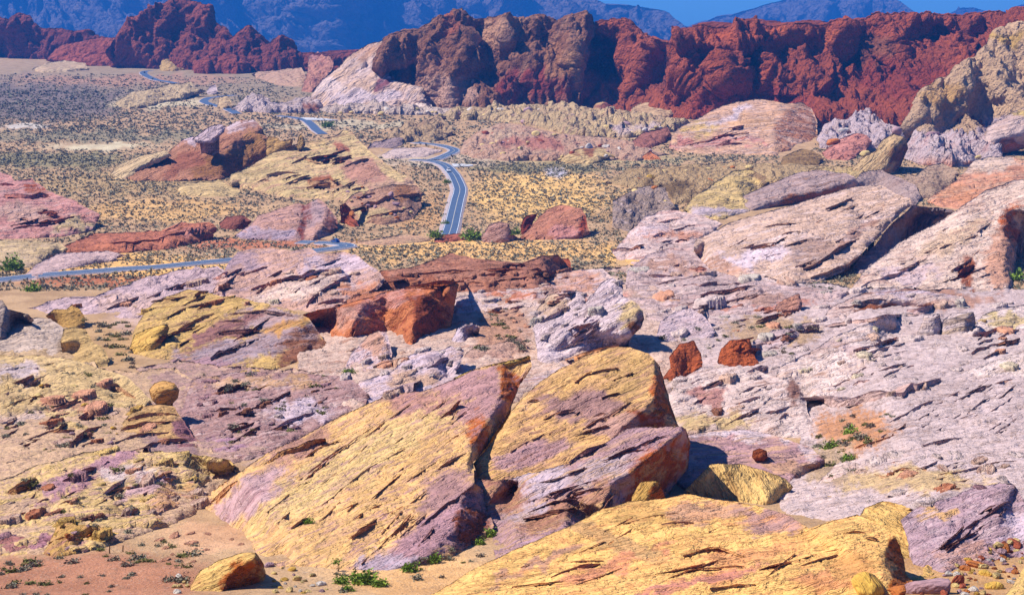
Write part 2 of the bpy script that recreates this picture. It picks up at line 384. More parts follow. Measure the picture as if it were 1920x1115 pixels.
    # foot: ground-contact rim also gets a skirt straight down so nothing hovers
    cen = rings[-1].mean(0); cen[2] = min(cen[2], rings[-1][:, 2].min()); VV.append(cen[None]); n_ = len(rim); nx = np.roll(np.arange(n_), -1)
    TT.append(np.stack([prev, np.full(n_, cnt), prev[nx]], 1))
    V = np.concatenate(VV); Tn = np.concatenate(TT); NTRI += len(Tn)
    gr_ = gfv[rim] > 0.5
    if gr_.any():                                   # foot skirt
        ft = Pr.copy(); ft[:, 2] = np.minimum(ft[:, 2] - 0.3, gz_r - 0.8); ft -= hdir * 0.1
        i0 = len(V); V = np.concatenate([V, ft]); k = np.where(gr_ & gr_[nx])[0]
        Tn = np.concatenate([Tn, np.stack([rim[k], i0 + nx[k], i0 + k], 1), np.stack([rim[k], rim[nx[k]], i0 + nx[k]], 1)])
    # colours
    px, py = project(V); wq = np.stack([px / 40, py / 40, np.full(len(V), seed + 1.1)], 1)
    wx, wy = fbm(wq, 3) * 16, fbm(wq + 50, 3) * 16
    qb = beds(V) + seed * 37.7; strk = fbm(np.stack([qb[:, 0] / 190, qb[:, 1] / 12, qb[:, 2] / 60], 1), 4, 0.6) * (1 - 0.5 * crag) + 0.4 * fbm(np.stack([qb[:, 0] / 60, qb[:, 1] / 30, qb[:, 2] / 60], 1), 3)
    col = np.tile(rlin(c1), (len(V), 1)); al = np.tile(rlin(c2), (len(V), 1))
    for bl in blobs:  # patches of rock colour; some hold the shade of faces turned from the sun
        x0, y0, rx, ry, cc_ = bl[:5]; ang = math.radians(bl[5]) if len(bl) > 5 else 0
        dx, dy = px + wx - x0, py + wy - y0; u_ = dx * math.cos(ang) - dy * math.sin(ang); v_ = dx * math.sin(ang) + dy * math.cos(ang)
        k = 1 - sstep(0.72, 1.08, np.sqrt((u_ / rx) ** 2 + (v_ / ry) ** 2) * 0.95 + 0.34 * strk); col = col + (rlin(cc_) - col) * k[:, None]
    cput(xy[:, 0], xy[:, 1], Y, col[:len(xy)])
    ks = 0.38 * sstep(0.15, 0.7, strk); col = col + (al - col) * ks[:, None]
    var = 1 + 0.12 * fbm(np.stack([px / 70, py / 70, np.full(len(V), seed + 9.0)], 1), 2)
    colA = np.concatenate([np.clip(col * var[:, None] * ALB, 0, 0.9), np.full((len(V), 1), crag)], 1)
    altA = np.concatenate([np.clip(al * ALB, 0, 0.9), np.full((len(V), 1), mpp * tex)], 1)
    org = np.array([A[0], A[1], float(gz(A[0], A[1]))]) 
    me = mesh_np(name, V - org, Tn)
    setattrs(me, colA, altA, beds(V) + seed * 37.7)
    o = link(name, me, ROCK); o.location = org; ROBJ.append(parent or o)
    if parent:
        o.parent = parent; o.location = Vector(org) - parent.location
    else: tag(o, label, cat, group, kind)
    return o
# ---------------------------------------------------------------- ground
def ground_material():
    m, nt, b = mat('desert_ground'); g = NG(nt)
    col = g.n('ShaderNodeAttribute', attribute_name='Col'); tc = g.n('ShaderNodeTexCoord'); v = tc.outputs['Object']
    a = g.noise(v, 0.09, 5, 0.65); f = g.noise(v, 0.9, 4, 0.7); s = g.noise(v, 3.5, 3, 0.6)
    c = g.mix(g.mr(a, 0.35, 0.65), g.mix(1.0, col.outputs['Color'], (0.80, 0.76, 0.74, 1), 'MULTIPLY'), g.mix(1.0, col.outputs['Color'], (1.12, 1.12, 1.12, 1), 'MULTIPLY'))
    c = g.mix(g.m('MULTIPLY', g.mr(f, 0.5, 0.72), 0.45), c, (0.20, 0.13, 0.085, 1))
    c = g.mix(g.m('MULTIPLY', g.mr(s, 0.58, 0.7), 0.5), c, (0.50, 0.42, 0.33, 1))
    g.l(c, b.inputs['Base Color'])
    bp = g.n('ShaderNodeBump'); bp.inputs['Distance'].default_value = 0.5; g.l(g.m('ADD', g.m('MULTIPLY', f, 0.8), g.m('MULTIPLY', s, 0.35)), bp.inputs['Height']); g.l(bp.outputs[0], b.inputs['Normal'])
    return m
GBLOB = [(960,150,1400,70,(164,142,112)),(60,190,240,50,(132,114,104)),(250,150,260,12,(186,142,112)),(190,275,110,8,(222,204,164)),(40,238,50,5,(214,200,184)),(300,195,120,8,(220,200,160)),(650,235,220,10,(206,186,150)),
  (500,285,120,12,(206,180,140)),(90,300,240,18,(160,144,100)),(200,255,300,14,(158,142,108)),(250,345,260,30,(192,158,108)),(300,395,200,26,(224,176,112)),(250,502,290,26,(248,192,112)),(230,527,240,11,(200,122,80)),(470,457,190,11,(206,128,88)),
  (900,468,330,26,(246,192,118)),(1010,365,160,62,(246,196,118)),(1000,314,200,12,(160,142,96)),(790,400,60,46,(214,164,110)),(1045,325,22,9,(206,196,202)),(1180,480,60,20,(248,194,112)),(800,300,200,16,(206,180,150)),(1150,300,240,8,(196,172,124)),
  (940,620,70,70,(196,156,124)),(200,650,70,70,(196,156,108)),(300,600,120,26,(206,170,150)),(1420,620,160,50,(196,164,136)),(1590,800,100,46,(208,152,100)),(1560,880,70,50,(190,160,130)),
  (150,1085,330,62,(184,126,94)),(400,1010,110,36,(216,166,124)),(780,1080,190,56,(232,180,120)),(1800,1080,220,70,(206,158,104)),(420,830,120,40,(200,164,160)),(60,850,120,50,(200,164,130))]
def build_ground():
    a = np.linspace(-1, 1, 420); a = 0.42 * a + 0.5 * a ** 5
    Y = np.concatenate([np.linspace(-140, 95, 26), np.geomspace(100, 1500, 430), np.geomspace(1530, 12000, 90)])
    X = a[None] * (Y[:, None] + 150); YY = np.broadcast_to(Y[:, None], X.shape)
    V = np.stack([X, YY, gz(X, YY)], -1).reshape(-1, 3)
    n, m = X.shape; i = np.arange(n * m).reshape(n, m)
    Q = np.stack([i[:-1, :-1], i[:-1, 1:], i[1:, 1:], i[1:, :-1]], -1).reshape(-1, 4)
    px, py = project(V); q = np.stack([px / 34, py / 22, np.zeros(len(V))], 1); wx, wy = fbm(q, 4, 0.6) * 34, fbm(q + 40, 4, 0.6) * 15
    near = V[:, 1] < 40; px[near], py[near] = 960, 1300
    col = np.tile(lin((198, 160, 118)), (len(V), 1))
    for x0, y0, rx, ry, c in GBLOB:
        k = 1 - sstep(0.5, 1.1, np.sqrt(((px + wx - x0) / rx) ** 2 + ((py + wy * min(1, ry / 30 + .2) - y0) / ry) ** 2)); col += (lin(c) - col) * k[:, None]
    me = mesh_np('ground', V, Q); ca = me.attributes.new('Col', 'FLOAT_COLOR', 'POINT')
    ca.data.foreach_set('color', np.concatenate([col * 0.82, np.ones((len(V), 1))], 1).astype(np.float32).ravel())
    tag(link('ground', me, ground_material()), 'sandy desert valley floor with gravel and red earth between the rocks', kind='structure')
build_ground()

# ---------------------------------------------------------------- road
ASPH = plain('asphalt', (0.060, 0.098, 0.175), 0.75, 0.3, var=0.10, scale=0.4)
SHOULD = plain('gravel_shoulder', (0.36, 0.29, 0.29), 0.95, 0.1, var=0.2, scale=0.8)
LINEW = plain('line_paint_white', (0.72, 0.72, 0.74), 0.7, 0.2, var=0.1, scale=2.0)
LINEY = plain('line_paint_yellow', (0.55, 0.50, 0.40), 0.7, 0.2, var=0.15, scale=2.0)
PALE = plain('pale_gravel', (0.50, 0.49, 0.50), 0.95, 0.1, var=0.15, scale=0.5)
def spline(P, n):
    P = np.asarray(P, float); out = []
    for i in range(len(P) - 1):
        p0, p1, p2, p3 = P[max(i - 1, 0)], P[i], P[i + 1], P[min(i + 2, len(P) - 1)]
        for t in np.linspace(0, 1, n, endpoint=False):
            out.append(0.5 * (2 * p1 + (p2 - p0) * t + (2 * p0 - 5 * p1 + 4 * p2 - p3) * t * t + (3 * p1 - p0 - 3 * p2 + p3) * t ** 3))
    out.append(P[-1]); return np.array(out)
def ribbon(name, C, offs, lift, material, skirt=0.0):
    """strip along centreline C; offs = (left, right) metres from the centre"""
    t = np.gradient(C[:, :2], axis=0); t /= np.linalg.norm(t, axis=1)[:, None] + 1e-9; nrm_ = np.stack([t[:, 1], -t[:, 0]], 1)
    rows = []
    cols = [(offs[0] - 1.2, -skirt), (offs[0], 0), (offs[1], 0), (offs[1] + 1.2, -skirt)] if skirt else [(offs[0], 0), (offs[1], 0)]
    for o_, dz in cols:
        p = np.zeros((len(C), 3)); p[:, :2] = C[:, :2] + nrm_ * o_; p[:, 2] = C[:, 2] + lift + dz; rows.append(p)
    V = np.stack(rows, 1).reshape(-1, 3); k = len(cols); n = len(C); i = np.arange(n * k).reshape(n, k)
    Q = np.stack([i[:-1, :-1], i[:-1, 1:], i[1:, 1:], i[1:, :-1]], -1).reshape(-1, 4)
    nn = np.cross(V[Q[:, 1]] - V[Q[:, 0]], V[Q[:, 3]] - V[Q[:, 0]])
    if nn[:, 2].mean() < 0: Q = Q[:, ::-1]
    return mesh_np(name, V, Q, False), V
ROADS = []
def road(label, px, w=7.2, sh=(0.9, 0.9), lines=True, n=10):
    p = spline(on_ground(np.array([q[0] for q in px]), np.array([q[1] for q in px])), n)
    zc = np.maximum.reduce([gz(p[:, 0] + dx, p[:, 1] + dy) for dx in (-4.5, 0, 4.5) for dy in (-4.5, 0, 4.5)]); 
    for _ in range(6): zc[1:-1] = (zc[:-2] + 2 * zc[1:-1] + zc[2:]) / 4
    p[:, 2] = zc + 0.25
    org = p[0].copy(); C = p - org; h = w / 2
    me, _ = ribbon('road', C, (-h, h), 0.0, ASPH, 0.0); r = link('road', me, ASPH); r.location = org; tag(r, label, kind='structure')
    me, _ = ribbon('road_shoulder', C, (-h - sh[0], h + sh[1]), -0.05, SHOULD, 1.4); s = link('road_shoulder', me, SHOULD, r)
    if lines:
        for o_, m_ in ((-h + 0.35, LINEW), (h - 0.35, LINEW), (0, LINEY)):
            me, _ = ribbon('edge_line', C, (o_ - 0.11, o_ + 0.11), 0.02, m_); l_ = link('edge_line' if o_ else 'center_line', me, m_, r)
    zx, zy = project(p); ROADS.append((p, zx, zy)); return p
P_left = road('near road running in from the left edge to the bend with the blue car', [(-80,535),(0,527),(100,517),(200,509),(300,502),(430,490),(500,482),(560,476),(600,471),(635,466.5),(650,463.5),(644,460.5),(625,458.5),(600,457),(560,455)], sh=(0.6, 0.6))
P_mid = road('straight middle stretch of road climbing away from the red rock lip', [(840.5,443.5),(842,439.5),(849,414.5),(857,380),(862,360),(861,350),(853.5,333),(845.5,322),(838.5,314),(829,308),(817,304.3),(800,301.5),(770,300)], sh=(1.7, 0.7))
road('small S bend of road beyond the pullout', [(780,267.5),(794,269.3),(824,273),(844,278),(852,282.5),(848,287),(836,292),(824,297),(812,300)], sh=(1.0, 1.0))
road('short far stretch of road behind the leaning fins', [(520,217.5),(534,219),(552,221.3),(573,226.5),(584,234.6),(594,245),(605,252)], sh=(0.8, 0.8), lines=False)
road('far bend of road beside the yellow rounded rock', [(446,214),(440,211.5),(427,205),(407,199),(390,195),(382,190),(390,184.6),(407,182.3),(440,179)], w=8.0, sh=(0.8, 0.8), lines=False)
road('farthest stretch of road on the plain at the left', [(330,157),(315,154),(292,150),(275,143),(269,138),(272,134.5),(285,133)], w=9.0, sh=(0.8, 0.8), lines=False)
road('last sliver of road under the far red rocks', [(392,134),(410,133),(432,134)], w=9.0, sh=(0.8, 0.8), lines=False)
def patch(name, label, px, material, lift=0.22):
    P = on_ground(np.array([q[0] for q in px]), np.array([q[1] for q in px])); P[:, 2] = gz(P[:, 0], P[:, 1]) + lift
    org = P[0].copy(); n = len(P); V = np.concatenate([P - org, P - org - [0, 0, 1.5]])
    me = bpy.data.meshes.new(name); me.from_pydata([tuple(v) for v in V], [], [tuple(range(n))] + [(i, i + n, (i + 1) % n + n, (i + 1) % n) for i in range(n)])
    me.validate(); me.update(); bm = bmesh.new(); bm.from_mesh(me); bmesh.ops.recalc_face_normals(bm, faces=bm.faces); bm.to_mesh(me); bm.free()
    o = link(name, me, material); o.location = org; tag(o, label, kind='structure'); return o
patch('gravel_pullout', 'pale gravel pullout right of the road by the white car', [(847,308.3),(866,308.5),(886,309.6),(887,311.6),(872,313.2),(851,314)], PALE, 0.45)
patch('gravel_pullout', 'pale gravel pullout beside the far road stretch', [(564,221.5),(600,222.5),(634,226.3),(605,226.6),(576,226.2)], PALE, 0.6)
# ---------------------------------------------------------------- the rocks, nearest first
YEL, PUR, WHT, PNK, ORG, RED, CRM, MAU = (238, 196, 120), (182, 143, 160), (208, 198, 206), (216, 168, 150), (206, 116, 66), (158, 62, 44), (222, 200, 148), (172, 154, 172)
SHADE_ORG, LRED, GYW, TAN = (190, 104, 40), (186, 106, 84), (196, 190, 186), (196, 168, 134)  # first colour paints the warm shade of right-hand cliff faces
# how far each kind stands up from the ground (0 = lies on it like a skin, 1 = its own free face)
STAND = {'rock_sheet': .12, 'rock_apron': .3, 'rock_slope': .2, 'rock_ledges': .75, 'rock_mass': .5, 'rock_pile': .5, 'rock_shelf': .7, 'rock_ridge': .4, 'rock_mound': .6, 'sandstone_slab': .55, 'rock_dome': .6, 'rock_slab': .55, 'rock_fin': .65, 'rock_wall': .85, 'rock_spire': .85, 'rock_hump': .6, 'slickrock': .6, 'rock_block': 1.0, 'rock_ledge': .6, 'rock_fins': .8, 'rock_lobe': .8, 'rock_outcrop': .8, 'boulder': .9, 'rock_pyramid': .7}
def S(name, label, top, bot, **k):
    k.setdefault('w', STAND.get(name, 1.0) if not (k.get('Y0') and name in ('boulder', 'rock_outcrop', 'rock_lobe')) else 1.0); return rock(name, label, top, bot, seed=len(POLYS) + 1, **k)

# --- foreground slabs
o = S('sandstone_slab', 'huge yellow and purple tilted slab left of the dark diagonal cleft',
  [(373,946,'g'),(410,912,'g'),(446,885),(504,847),(579,813),(640,779),(684,759),(735,738),(790,735),(851,711),(896,690),(940,680),(994,668),
   (996,690,945,712,4),(975,722,943,718,5),(945,790,926,772,5),(905,845,885,837,4),(888,866,885,850,2)],
  [(890,905,-2),(908,918,900,905,3),(914,953,890,930,4),(927,985,870,970,5),(912,1007),(878,1025),(844,1045),(790,1059),(718,1071),(640,1068),(560,1062),(525,1065),(482,1037),(460,1000),(410,970)],
  base=(718,1071), sy=0.5, sx=0.16, C=[(985,680),(943,718),(926,772),(885,837),(878,885),(866,925),(856,985),(800,1040),(545,1010),(530,1040,3),(700,900),(600,930)],
  c1=YEL, c2=(176,134,146), th=42, sm=2, blobs=[(880,740,90,55,(196,152,158)),(800,760,70,30,(200,150,140)),(860,960,70,85,(176,138,140),35),(800,1010,110,35,(184,144,160),40),(720,1060,60,26,(186,178,190)),
         (640,880,230,38,(232,202,128),30),(470,930,95,26,(196,158,162),38),(560,840,70,22,(190,144,128),28),(905,830,22,60,SHADE_ORG,20),(890,990,32,40,(140,72,44)),(960,720,16,40,SHADE_ORG,20)])  # the orange and dark brown blobs paint shade on the right-hand faces
S('ledge', '', [(446,888),(504,864),(521,847),(579,825),(610,822)], [(611,832,4),(562,852,2),(521,873,2),(477,888,2),(448,893,1)], base=(521,873), Y0=float(ZB[436,260]) + 0.2, sy=0.25, sx=0.05, c1=(214,160,92), c2=(150,78,60), th=28, R=5, T=2.5, jit=2.5, parent=o, step=2.6)
S('ledge', '', [(806,800),(820,787),(842,770),(858,752),(866,748)], [(852,774,2),(836,786,2),(812,803,1)], base=(812,803), Y0=float(ZB[400,406]) + 0.3, sy=0.25, sx=0.05, c1=(190,120,80), c2=(150,78,60), th=42, R=4, T=2, jit=1.5, parent=o, step=2.6)
S('ledge', '', [(846,712),(870,698),(920,684),(992,667)], [(994,676,3),(960,688,2),(915,692,2),(900,704,2),(856,716,1)], base=(915,692), Y0=float(ZB[346,457]) - 0.2, sy=0.25, sx=0.1, c1=(220,190,96), c2=(190,140,80), th=16, R=5, T=3, jit=1.5, parent=o, step=2.6)
o = S('sandstone_slab', 'broad yellow slab peak just right of the dark diagonal cleft',
  [(888,868),(913,844),(940,803),(960,769),(991,735),(1018,711),(1059,687),(1093,666),(1134,653),(1178,651),(1216,663),(1236,687,1226,680,3),(1250,728,1228,711,5),(1258,760,1224,750,6),(1272,798,1215,765,6)],
  [(1240,800,1205,770,3),(1199,808,1185,782,2),(1175,812,3),(1134,840,2),(1066,880,2),(1000,900,2),(940,915,1),(900,915,1)],
  base=(890,870), Y0=float(ZB[434,442]) + 2.0, w=0.9, sy=0.33, sx=0.05, C=[(1226,676),(1230,711),(1228,745),(1205,768),(1180,790)], c1=(232,190,116), c2=(166,122,120), th=26, sm=2,
  blobs=[(1090,760,90,32,(178,140,142)),(1000,850,70,24,(186,148,160),18),(1180,700,50,40,(206,172,104)),(1240,745,16,60,SHADE_ORG),(1215,790,50,16,(168,84,36)),(1150,800,50,20,(196,156,150))])  # orange blobs put the right cliff's shade and overhang shadow into the colour
o = S('sandstone_slab', 'purple slab with a cave hollow and a shaded orange overhanging right cliff',
  [(884,897),(940,902),(1000,885),(1066,867),(1134,828),(1175,803),(1219,800),(1280,797),(1288,803,1280,800,1),(1294,830,1262,815,7),(1290,878,1250,822,9),(1248,930,1215,850,9)],
  [(1190,970,1160,905,6),(1130,990,1128,960,3),(1060,1030),(980,1055),(930,1055),(922,1000),(910,950,-1),(892,918,-1)],
  base=(924,1000), Y0=float(ZB[498,455]) + 1.5, w=0.9, sy=0.33, sx=0.05, C=[(1275,812),(1230,848),(1186,882),(1151,900),(1129,950),(936,914),(948,900,2),(978,900,2),(985,920),(965,918,7),(945,930,6),(955,952,1),(1060,930)],
  c1=(182,146,162), c2=(214,176,112), th=28, sm=2, blobs=[(1020,900,60,32,(196,188,200)),(980,960,50,40,(190,178,190)),(1120,880,70,24,(190,176,184),20),(1060,960,120,26,(176,128,112),24),(1235,880,75,36,(182,90,34),38),(940,930,50,40,(170,120,110)),(1000,1020,80,24,(186,150,168))])  # orange blob holds the right cliff's shade in its colour
S('rock_outcrop', 'small blocky yellow knob standing on the front yellow slickrock beside the purple slab', [(1183,944),(1186,929),(1199,905),(1233,900),(1240,915,1),(1248,936,3)], [(1234,955,2),(1214,960,1),(1192,1003,0),(1184,992,0),(1196,967,0)], base=(1196,965), Y0=152, sy=0.9, sx=0.2, C=[(1225,905),(1215,935)], c1=(214,176,88), c2=(190,130,60), th=50, R=6, T=3, step=2.6, blobs=[(1238,930,12,25,SHADE_ORG)])  # blob colours the knob's right side as shaded
S('slickrock', 'bright yellow swirling slickrock filling the front right foreground',
  [(760,1180),(790,1125),(810,1113),(879,1072),(930,1045),(1015,1008),(1083,977),(1131,953),(1182,939),(1230,935),(1260,930),(1285,925),(1330,932),(1433,950),(1480,965),(1518,992),(1570,972),(1607,962),(1645,983),(1679,1003),
   (1690,1035,1672,1020,3),(1700,1076,1668,1050,4),(1722,1106,1668,1080,4),(1728,1180,1670,1150,3)], [], base=(1100,1180), Y0=117, w=0.8, sy=0.36, sx=0.03,
  C=[(1672,1015),(1655,1040),(1660,1090),(1518,1010,1.5),(1480,1000,1.0),(1560,1010,-1.0),(1600,985,-1),(1250,1000,-0.5),(1330,960,1),(1440,985,1.5),(1400,1080,-1)], c1=(254,210,120), c2=(240,174,104), th=14, led=0.6,
  blobs=[(1330,960,110,20,(208,164,140)),(1450,975,70,26,(190,150,150)),(1150,1060,120,14,(226,160,112),20),(1400,1040,100,16,(236,176,110),8),(1300,1090,160,12,(214,150,120),12),(1000,1060,80,10,(206,160,140),25),(1550,1090,70,16,(224,164,104)),(1120,1000,150,20,(214,176,112),-22),(1600,1060,50,30,(214,166,92)),(1688,1070,26,70,(176,96,34),8),(1200,960,60,24,(224,184,104))])  # dark orange blob at the right end is that face's shade, painted
S('rock_block', 'striped tan yellow block lying along the top of the front slickrock', [(1282,920),(1310,892),(1334,868),(1386,869),(1430,881),(1471,895),(1487,912)], [(1472,938,2),(1432,948),(1390,941),(1330,931),(1290,928)], base=(1390,941), sy=0.5, sx=0.05, C=[(1400,905)], c1=(234,200,120), c2=(186,140,90), th=-62, R=10, led=1.4)
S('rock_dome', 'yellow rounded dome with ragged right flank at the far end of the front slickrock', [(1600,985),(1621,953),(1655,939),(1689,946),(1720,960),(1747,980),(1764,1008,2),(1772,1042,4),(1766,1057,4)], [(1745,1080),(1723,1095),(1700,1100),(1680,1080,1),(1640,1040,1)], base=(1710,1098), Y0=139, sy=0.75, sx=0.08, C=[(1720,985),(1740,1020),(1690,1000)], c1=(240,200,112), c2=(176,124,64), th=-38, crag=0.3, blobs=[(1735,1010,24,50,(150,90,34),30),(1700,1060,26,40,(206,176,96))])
S('rock_dome', 'smooth lilac dome with a shaded orange undercut right end behind the front slickrock', [(1268,905),(1280,832),(1290,813),(1348,805),(1392,805),(1443,814),(1519,836),(1546,860),(1550,878,1530,860,2),(1543,899,1500,870,4)], [(1526,920,1495,890,3),(1484,922),(1400,925),(1300,935)], base=(1484,922), sy=0.36, sx=0.02, C=[(1485,888),(1535,866),(1500,870),(1400,850)], c1=(190,150,164), c2=(214,178,130), th=8, led=0.5, blobs=[(1400,815,120,12,(214,206,210)),(1520,850,30,14,(206,190,196),-30),(1515,900,32,20,(186,100,40)),(1460,870,60,14,(204,164,130),-8)])  # orange blob paints the shade of the undercut end
S('boulder', 'single red-brown boulder sitting on the lilac dome', [(1411,856),(1413,845),(1424,841),(1437,845)], [(1439,858,.3),(1430,864,0),(1416,863,0)], base=(1424,864), Y0=float(ZB[432,712]) - 0.3, sy=1.5, sx=0.1, c1=(160,84,50), c2=(120,60,40), R=5, crag=0.6, amp=0.35, T=1.6, step=2.2, jit=1)
S('slickrock', 'pale cross-bedded slope at the right edge above the sandy pocket', [(1597,837),(1665,786),(1757,735),(1774,711),(1859,677),(1925,655),(1990,640),(1990,700)], [(1990,838),(1920,828),(1790,824),(1700,814),(1640,832)], w=0.5, base=(1700,814), sy=0.45, sx=0.06, c1=(234,224,214), c2=(190,166,158), th=32, led=1.2, blobs=[(1860,800,90,20,(214,190,182)),(1700,780,60,22,(216,208,204))])
S('slickrock', 'low white and pink slickrock sheet at the right below the pale slope', [(1510,935),(1535,905),(1570,868),(1600,842),(1700,812),(1790,820),(1990,832)], [(1990,1010),(1900,1000),(1780,985),(1700,975),(1620,960),(1560,955)], w=0.25, base=(1620,960), sy=0.26, sx=0.0, c1=(230,208,196), c2=(194,152,150), th=14, led=0.8, blobs=[(1640,930,120,18,(226,190,110)),(1830,850,60,10,(218,168,104)),(1880,890,50,20,(220,178,110),-20),(1560,940,60,20,(222,190,120)),(1700,870,100,20,(214,200,200))])
S('rock_hump', 'mauve cross-bedded hump at the lower right behind the rubble', [(1690,975),(1725,945),(1774,935),(1825,915),(1887,900),(1903,909),(1899,940,1885,935,2),(1990,945)], [(1990,1060),(1900,1045),(1830,1058),(1770,1075),(1715,1060)], base=(1770,1075), sy=0.42, sx=0.06, C=[(1888,915),(1875,980,1)], c1=(180,150,168), c2=(206,180,190), th=30, led=1.6, blobs=[(1820,1040,80,20,(198,154,150)),(1940,990,60,40,(198,190,204)),(1760,960,40,12,(216,176,110))])
S('slickrock', 'bit of yellow slickrock in the lower right corner beyond the rubble', [(1876,1130),(1895,1100),(1925,1058),(1990,1030),(1990,1130)], [(1990,1180),(1870,1180)], base=(1900,1175), sy=0.45, sx=0.1, c1=(228,196,112), c2=(206,170,110), th=45)
o = S('rock_block', 'undercut yellow boulder with a deep orange shaded face at the lower left', [(345,1150),(356,1120),(358,1096),(375,1069),(409,1049),(453,1037),(480,1036),(494,1055,478,1046,2.5),(499,1076,470,1055,3.5),(492,1120,455,1062,4),(486,1155,450,1065,4)], [], base=(370,1140), Y0=124, sy=0.62, sx=0.2, C=[(412,1120),(429,1080),(446,1062),(477,1046),(470,1100,446,1062,2.0),(440,1130,429,1080,1.2)], c1=(226,192,108), c2=(196,150,92), th=24, sm=1, T=7, blobs=[(462,1095,36,45,(176,92,22)),(430,1120,16,26,(150,74,20))])  # both blobs put the front face's orange shade into the rock colour
# --- lower left
o = S('slickrock', 'cream and lilac bedded slickrock apron at the lower left', [(-60,915),(0,900),(68,871),(163,846),(290,846),(341,847),(426,861),(442,876,'g'),(405,890,'g'),(385,915,'g'),(375,948,'g')], [(358,975),(307,990),(238,1010),(190,1030),(136,1040),(0,1044),(-60,1044)], w=0.3, base=(190,1030), sy=0.33, sx=0.02, c1=(224,196,124), c2=(186,146,160), th=24, led=1.7,
  blobs=[(230,885,60,18,(206,206,190)),(170,880,110,13,(190,146,164),22),(120,925,70,10,(180,136,150),26),(330,940,50,26,(220,176,116)),(90,1015,60,14,(180,128,150)),(380,850,50,8,(228,200,120)),(280,910,60,12,(204,164,168),20)])
S('ledge', '', [(312,880),(330,870),(360,861),(400,861),(430,863),(441,873)], [(430,881,2),(400,884,2),(385,880,2),(350,880,1.5)], base=(385,880), Y0=float(ZB[440,192]) - 0.2, sy=0.2, sx=0.03, c1=(222,190,110), c2=(186,110,60), th=6, R=5, T=3, step=2.6, parent=o)
S('ledge', '', [(15,925),(40,910),(66,893),(72,897),(60,915)], [(50,924,1),(30,930,0)], base=(30,930), Y0=float(ZB[464,18]), sy=0.2, sx=0.03, c1=(220,186,110), c2=(160,90,70), th=25, R=4, T=2, step=2.6, parent=o)
S('rock_ledges', 'broken yellow and purple ledge rocks above the red sand at the lower left', [(80,1040),(95,1010),(105,990),(125,978),(140,985),(165,985),(185,983),(197,998)], [(185,1015),(160,1020),(140,1040),(110,1046)], base=(140,1042), sy=0.7, sx=0.1, c1=(214,176,92), c2=(168,110,130), th=40, crag=0.55, amp=0.7, step=2.6)
S('rock_ledges', 'low row of reddish lilac ledge rocks at the left edge above the red sand', [(-40,1012),(10,1002),(45,1005),(60,1018)], [(58,1034),(20,1040),(-40,1044)], base=(20,1040), sy=0.6, sx=0.1, c1=(180,128,130), c2=(150,86,80), th=25, crag=0.4, amp=0.6, step=2.6)
S('rock_mound', 'rounded cream mound at the left between rubble gullies', [(27,854),(44,830),(85,800),(130,790),(164,800),(175,817)], [(160,845),(126,858),(89,860),(51,863)], base=(89,860), sy=0.6, sx=0.08, c1=(220,194,128), c2=(180,150,120), th=20, led=1.4, blobs=[(60,858,40,8,(196,120,60))])
o = S('rock_mound', 'bedded yellow and purple mound under the balanced boulder', [(200,840),(211,828),(232,786),(259,762),(300,757),(327,764),(341,786,2),(361,817,3),(390,842,3)], [(360,850),(300,854),(218,852)], base=(300,854), sy=0.7, sx=0.12, C=[(330,800),(300,800)], c1=(206,172,108), c2=(150,106,84), th=14, led=1.5, blobs=[(290,840,80,14,(176,138,176)),(350,815,26,40,(150,104,122))])
S('boulder', 'rounded yellow balanced boulder perched on the bedded mound at the left', [(279,731),(290,718),(307,713),(327,718),(336,731),(333,746,1)], [(321,760,1),(302,763,0.5),(286,750,0)], base=(302,762), Y0=float(ZB[382,151]) + 0.5, sy=1.6, sx=0.1, C=[(305,732,-1.2)], c1=(216,174,96), c2=(176,122,66), th=12, R=12, kR=1.0, T=3.5, amp=0.5, step=2.4, jit=1, sm=4)
S('rock_slope', 'lilac rock slope dotted with shrubs right of the balanced boulder', [(335,790),(345,760),(360,712),(420,700),(480,698),(560,700),(620,704),(662,714),(694,742)], [(684,765),(640,785),(579,818),(540,838),(500,852),(460,868),(420,862),(385,845)], base=(460,868), sy=0.32, sx=0.0, c1=(172,134,138), c2=(206,186,182), th=22, led=1.5, crag=0.25, blobs=[(480,715,120,12,(204,166,116)),(560,770,60,20,(200,190,204)),(430,830,40,16,(176,134,164))])
S('rock_apron', 'wide creamy yellow rock apron below the grey dome at the left', [(-60,660),(0,664),(51,665),(136,675),(191,690),(239,707),(262,730),(284,752)], [(262,782),(225,842),(175,852),(90,868),(0,872),(-60,872)], base=(90,868), sy=0.33, sx=0.03, c1=(220,196,132), c2=(186,156,128), th=28, led=1.5, blobs=[(40,800,60,26,(206,182,170)),(130,760,60,14,(196,150,116)),(30,700,50,18,(204,200,196)),(200,800,40,30,(214,184,110))])
S('rock_dome', 'grey-cream dome with a shaded right side at the left edge', [(-40,640),(10,629),(27,605),(68,595),(95,598),(116,612),(136,636,1),(140,663,4),(134,680,4)], [(102,676),(51,672),(0,676),(-40,678)], base=(51,672), sy=0.8, sx=0.1, C=[(100,640),(104,664)], c1=(198,188,164), c2=(168,150,140), th=20, blobs=[(122,655,22,26,(166,144,128))])  # blob darkens the right side with painted shade
S('rock_outcrop', 'lumpy olive-yellow knob behind the grey dome at the left', [(86,592),(102,580),(126,581),(136,571),(150,580),(159,598,2)], [(156,616,2),(136,620),(112,610),(95,602)], base=(136,620), sy=1.4, sx=0.15, c1=(196,160,82), c2=(140,104,56), th=10, R=8, crag=0.4, amp=0.5, step=2.5)
S('rock_outcrop', 'yellow stump below the lumpy olive knob casting shadow to its right', [(112,640),(118,615),(140,612),(160,618),(172,640,2),(196,655),(205,675)], [(200,690),(165,688),(135,684),(118,668)], base=(165,688), sy=0.7, sx=0.1, c1=(206,178,112), c2=(160,130,90), th=20)
